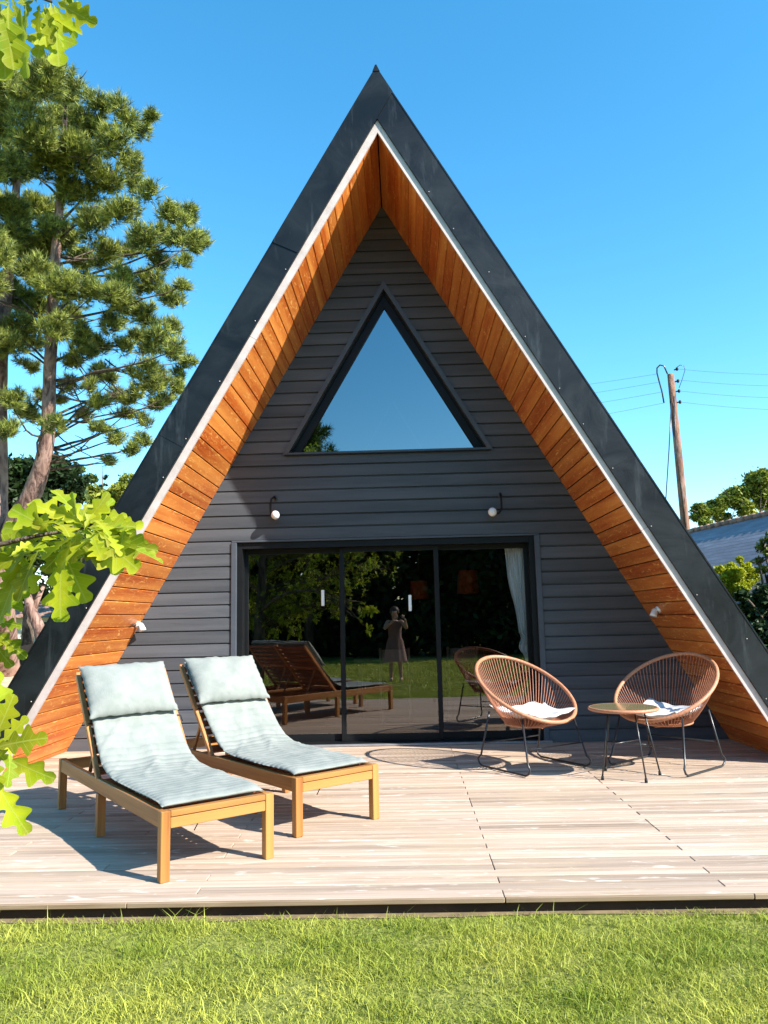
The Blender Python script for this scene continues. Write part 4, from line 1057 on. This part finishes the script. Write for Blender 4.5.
# ================================================================== OUTBUILDING (right)
A0 = at(688, 533, 20.0); B0_ = at(768, 514, 16.6); dirr = (B0_-A0); A0z = A0.z; dirr.z = 0; dirr.normalize()
start = A0-dirr*1.2; Lr = 9.0; perp = Vector((dirr.y, -dirr.x, 0))
if perp.dot(Vector(CAM)-A0) < 0: perp = -perp
t = thing('outbuilding', 'low outbuilding with grey slate roof beyond the right roof slope', 'outbuilding', (start.x, start.y, GZ))
S0 = Vector((0, 0, A0z-GZ)); E0 = dirr*Lr+S0; dn = Vector((0, 0, -1.9)); W2 = 2.7
m_ = MB()
for sg in (1, -1):
    n_ = 24
    for i in range(n_):
        f0, f1 = i/n_, (i+1)/n_; off = Vector((0, 0, .003))
        p0 = S0+(perp*sg*W2+dn)*f0; p1 = S0+(perp*sg*W2+dn)*(f1+.01); q0 = E0+(perp*sg*W2+dn)*f0; q1 = E0+(perp*sg*W2+dn)*(f1+.01)
        vs = [p0+off*.5, q0+off*.5, q1+off*1.3, p1+off*1.3, p0-off, q0-off, q1-off*.2, p1-off*.2]
        m_.add(vs, [(0,1,2,3),(7,6,5,4),(0,4,5,1),(1,5,6,2),(2,6,7,3),(3,7,4,0)])
rf = m_.build('roof', MT['slate'], t)
m_ = MB()
nr = 28
for i in range(nr): a = S0+dirr*(Lr*i/nr)+Vector((0,0,.03)); b = S0+dirr*(Lr*(i+1)/nr-.01)+Vector((0,0,.045)); m_.tube([a, b], [.06, .07], 8)
m_.build('ridge_tiles', MT['tile'], rf)
m_ = MB(); wz = A0z-GZ-1.9
for sg in (1, -1):
    a = perp*sg*(W2-.25); b = a+dirr*Lr; th_ = perp*sg*(-.12); m_.add([a, b, b+th_, a+th_, a+Vector((0,0,wz+.05)), b+Vector((0,0,wz+.05)), b+th_+Vector((0,0,wz+.05)), a+th_+Vector((0,0,wz+.05))], [(0,1,2,3),(4,5,6,7),(0,1,5,4),(1,2,6,5),(2,3,7,6),(3,0,4,7)])
for e in (.1, Lr-.2):
    o_ = dirr*e; th_ = dirr*.1; pg = [perp*(W2-.25), perp*(W2-.25)+Vector((0,0,wz)), Vector((0,0,A0z-GZ-.1)), -perp*(W2-.25)+Vector((0,0,wz)), -perp*(W2-.25)]
    vs = [o_+p for p in pg]+[o_+th_+p for p in pg]; m_.add(vs, [(0,1,2,3,4),(9,8,7,6,5)]+[(i, (i+1) % 5, (i+1) % 5+5, i+5) for i in range(5)])
m_.build('wall', MT['render'], t)

# neighbour's pale house glimpsed at the far left
hb = plane(30, 652, 2, GZ); t = thing('neighbour_house', 'pale rendered house glimpsed behind the pine trunk', 'house', (hb.x-3, hb.y+4, GZ), .1)
m_ = MB(); m_.box((-6, 0, 0), (6, 6, 1.9)); m_.build('wall', MT['render'], t)
m_ = MB(); m_.prism([(-.4, 1.9), (6.4, 1.9), (3.0, 3.3)], -6.3, 6.3, Matrix.Rotation(R(90), 4, 'Z') @ Matrix.Translation((0, 0, .0))); m_.build('roof', MT['tile'], t)
for x_ in (-3.5, 1.0, 4.0):
    m_ = MB(); m_.box((x_, -.03, .8), (x_+.9, -.002, 1.6)); m_.build('window', MT['black'], t)
# wheelbarrow
wb = plane(24, 668, 2, GZ); t = thing('wheelbarrow', 'black wheelbarrow with pale blue frame standing beside the pine trunk', 'wheelbarrow', wb, .3)
m_ = MB(); 
top_ = [(-.62,-.36,.62),(.62,-.40,.86),(.62,.40,.86),(-.62,.36,.62)]; bt_ = [(-.30,-.22,.38),(.30,-.22,.36),(.30,.22,.36),(-.30,.22,.38)]
m_.add(top_+bt_+[(x_*.97, y_*.95, z_+.005) for x_, y_, z_ in top_]+[(x_*.95, y_*.93, z_+.02) for x_, y_, z_ in bt_], [(0,4,5,1),(1,5,6,2),(2,6,7,3),(3,7,4,0),(7,6,5,4),(8,9,13,12),(9,10,14,13),(10,11,15,14),(11,8,12,15),(12,13,14,15),(0,1,9,8),(1,2,10,9),(2,3,11,10),(3,0,8,11)]); m_.build('tray', MT['rubber'], t)
for sg in (-1, 1):
    m_ = MB(); m_.tube([(-.75, 0.04*sg, .2), (-.2, .2*sg, .34), (.4, .28*sg, .36), (1.1, .32*sg, .60)], .022, 8); m_.build('handle_bar', MT['blue'], t)
    m_ = MB(); m_.tube([(.25, .26*sg, .35), (.35, .27*sg, .02), (.5, .27*sg, .02), (.55, .29*sg, .40)], .018, 8); m_.build('leg', MT['blue'], t)
m_ = MB(); m_.tube([(-.75+.17*math.cos(a*math.pi/10), 0, .2+.17*math.sin(a*math.pi/10)) for a in range(20)], .045, 8, closed=True); wh = m_.build('wheel', MT['rubber'], t)
m_ = MB(); m_.tube([(-.75, -.03, .2), (-.75, .03, .2)], .1, 12); m_.build('rim', MT['blue'], wh)

# ================================================================== UTILITY POLE AND WIRES
DPO = 23.0
ptop = at(670.5, 374, DPO); pb_ = at(685.5, 528, DPO); dv = (pb_-ptop); pbase = ptop+dv*((GZ-ptop.z)/dv.z)
t = thing('utility_pole', 'brown wooden utility pole leaning slightly, behind the right roof slope', 'utility pole', pbase)
L = lambda v: Vector(v)-pbase
m_ = MB(); m_.tube([L(pbase), L(ptop.lerp(pbase, .5)), L(ptop)], [.15, .125, .095], 12); m_.build('post', MT['pole'], t)
m_ = MB()
for (px, py) in ((677, 369), (678, 381), (679, 391), (680, 402), (671, 402)):
    m_ = MB(); c = at(px, py, DPO-.05); m_.ball(L(c), .045, 8, 6, (1, 1, 1.3)); m_.tube([L(c), L(at(674 if px > 672 else 676, py+1, DPO))], .02, 6); m_.build('insulator', MT['rubber'], t)
m_ = MB(); lp = [(667.5,374),(664,366),(660,365),(657,368),(657,373),(659,381),(662,392),(664,403)]; m_.tube([L(at(a, b, DPO-.1)) for a, b in lp], .022, 6); m_.build('cable_loop', MT['steel'], t); m_ = MB()
lp = [(676,368),(680,365),(684,366),(685,370),(682,380),(679,388)]; m_.tube([L(at(a, b, DPO+.1)) for a, b in lp], .010, 6)
m_.build('cable_loop', MT['steel'], t)
m_ = MB(); m_.tube([L(at(671.5,400,DPO-.15)), L(at(669,450,DPO-.3)), L(at(664.5,520,DPO-.6)), L(at(662,560,DPO-.8))], .016, 6); m_.build('down_cable', MT['steel'], t); m_ = MB(); m_.tube([L(at(674,396,DPO-.15)), L(at(676,450,DPO-.15)), L(at(686,528,DPO-.17))], .016, 6); m_.build('down_cable', MT['steel'], t)
wires = [((677,369),(900,366),'right','uppermost thin wire running right from the pole'), ((679,380),(900,378),'r','thin overhead wire running right from the pole, below the uppermost'), ((680,391),(900,391),'r','thin overhead wire running right from the pole, third from the top'), ((680,402),(900,404),'r','lowest thin overhead wire running right from the pole'),
         ((657,374),(420,396),'l','uppermost thin wire running left from the pole behind the roof'), ((660,382),(420,408),'l','second thin wire running left from the pole behind the roof'), ((662,392),(420,420),'l','third thin wire running left from the pole behind the roof'), ((664,403),(420,436),'l','lowest thin wire running left from the pole behind the roof')]
for i, (a, b, _, lbl) in enumerate(wires):
    pa = at(*a, DPO); pe = at(*b, DPO+(6 if b[0] > 700 else 22)); m_ = MB(); m_.tube([p-pa for p in curve(pa, pe, -.25, 12, 0)], .004, 5, cap=False); o = m_.build('overhead_wire', MT['steel'], loc=pa); tag(o, lbl, 'wire', 'overhead wires at the pole')

# ================================================================== PHOTOGRAPHER (mirrored in the glass door)
FX, FY = -.08, -8.56
t = thing('person', 'person in a pale pink dress photographing with raised hands, mirrored in the glass door', 'person', (FX, FY, GZ))
me = bpy.data.meshes.new('body')
J = {'pel':(0,0,.86),'bel':(0,.0,1.0),'chest':(0,0,1.18),'neck':(0,0,1.36),'headb':(0,.01,1.42),'head':(0,.015,1.50),'headt':(0,0,1.57),
     'sl':(-.15,0,1.31),'el':(-.22,.16,1.14),'wl':(-.0,.33,1.33),'sr':(.15,0,1.31),'er':(.26,.16,1.14),'wr':(.22,.33,1.35),
     'hl':(-.09,0,.84),'kl':(-.10,.02,.46),'al':(-.10,0,.08),'tl':(-.11,.13,.03),'hr':(.09,0,.84),'kr':(.10,.03,.46),'ar':(.11,0,.08),'tr':(.12,.13,.03),'heL':(-.10,-.04,.04),'heR':(.11,-.04,.04)}
ED = [('pel','bel'),('bel','chest'),('chest','neck'),('neck','headb'),('headb','head'),('head','headt'),('chest','sl'),('sl','el'),('el','wl'),('chest','sr'),('sr','er'),('er','wr'),('pel','hl'),('hl','kl'),('kl','al'),('al','tl'),('pel','hr'),('hr','kr'),('kr','ar'),('ar','tr')]
RD = dict(pel=.13,bel=.11,chest=.125,neck=.05,headb=.055,head=.092,headt=.06,sl=.055,el=.038,wl=.026,sr=.055,er=.038,wr=.026,hl=.085,kl=.055,al=.036,tl=.03,hr=.085,kr=.055,ar=.036,tr=.03)
names = [k for k in J if k in RD]; idx = {k: i for i, k in enumerate(names)}
me.from_pydata([J[k] for k in names], [(idx[a], idx[b]) for a, b in ED], []); me.update()
body = bpy.data.objects.new('body', me); col.objects.link(body); body.parent = t
sk = body.modifiers.new('skin', 'SKIN')
lay = me.skin_vertices[0] if me.skin_vertices else None
if lay is None:
    bpy.context.view_layer.objects.active = body; bpy.ops.mesh.customdata_skin_add(); lay = me.skin_vertices[0]
for k in names: lay.data[idx[k]].radius = (RD[k], RD[k]*(.8 if k in ('pel','bel','chest') else 1))
lay.data[idx['pel']].use_root = True
sb = body.modifiers.new('sub', 'SUBSURF'); sb.levels = 2; sb.render_levels = 2; me.materials.append(MT['skin'])
# face details, hands, hair, dress
for sx in (-1, 1): m_ = MB(); m_.ball((sx*.032, .098, 1.505), .012, 8, 6); m_.build('eye', MT['white'], t)
m_ = MB(); m_.ball((0, .108, 1.485), .014, 8, 6, (.8, 1.2, 1.6)); m_.build('nose', MT['skin'], t)
m_ = MB(); m_.ball((0, .096, 1.452), .02, 8, 6, (1.2, .5, .35)); m_.build('mouth', plain('lips', (.40, .12, .10), .5), t)
for sx in (-1, 1): m_ = MB(); m_.ball((sx*.092, .01, 1.50), .022, 8, 6, (.4, .8, 1.3)); m_.build('ear', MT['skin'], t)
m_ = MB(); m_.ball((0, -.022, 1.525), .105, 16, 12, (1, 1, 1.0)); m_.ball((0, -.075, 1.43), .07, 12, 10, (1.1, .7, 1.8)); m_.build('hair', MT['hair'], t)
m_ = MB(); n_ = 40; ringz = [(1.30,.145,.10),(1.22,.165,.125),(1.10,.145,.12),(.98,.14,.12),(.86,.18,.15),(.70,.21,.18),(.55,.24,.21),(.45,.26,.23)]
vs = [(rx*math.cos(2*math.pi*i/n_)*(1+(.04*math.sin(i*5.0) if z_ < .9 else 0)), ry*math.sin(2*math.pi*i/n_)*(1+(.05*math.sin(i*5.0) if z_ < .9 else 0)), z_) for z_, rx, ry in ringz for i in range(n_)]
fs = [(r_*n_+i, r_*n_+(i+1) % n_, (r_+1)*n_+(i+1) % n_, (r_+1)*n_+i) for r_ in range(len(ringz)-1) for i in range(n_)]; m_.add(vs, fs, True); m_.build('dress', MT['dress'], t)
def hand(wr, sg):
    m_ = MB(); w0 = Vector(wr); pc = w0+Vector((-sg*.02, .035, .045)); m_.ball(pc, .034, 10, 8, (.55, .9, 1.15))
    for k in range(4):
        b0 = pc+Vector((-sg*.008, .012, .032-.020*k)); l_ = (.030, .034, .032, .024)[k]
        m_.tube([b0, b0+Vector((-sg*.012, l_*.9, .004)), b0+Vector((-sg*.034, l_*1.0, .002)), b0+Vector((-sg*.050, l_*.7, 0))], [.0085, .008, .0075, .006], 8)
    b0 = pc+Vector((0, -.01, .01)); m_.tube([b0, b0+Vector((-sg*.02, -.018, .022)), b0+Vector((-sg*.045, -.012, .032))], [.010, .009, .007], 8)
    m_.build('hand', MT['skin'], t)
hand(J['wl'], -1); hand(J['wr'], 1)
m_ = MB(); m_.bbox((-.075, -.004, -.036), (.075, .004, .036), .003); ph_ = m_.build('phone', MT['phone'], loc=(.035, -8.165, 1.292)); tag(ph_, 'black phone held up in both hands of the person', 'phone')
print('OBJECTS', len(bpy.data.objects))
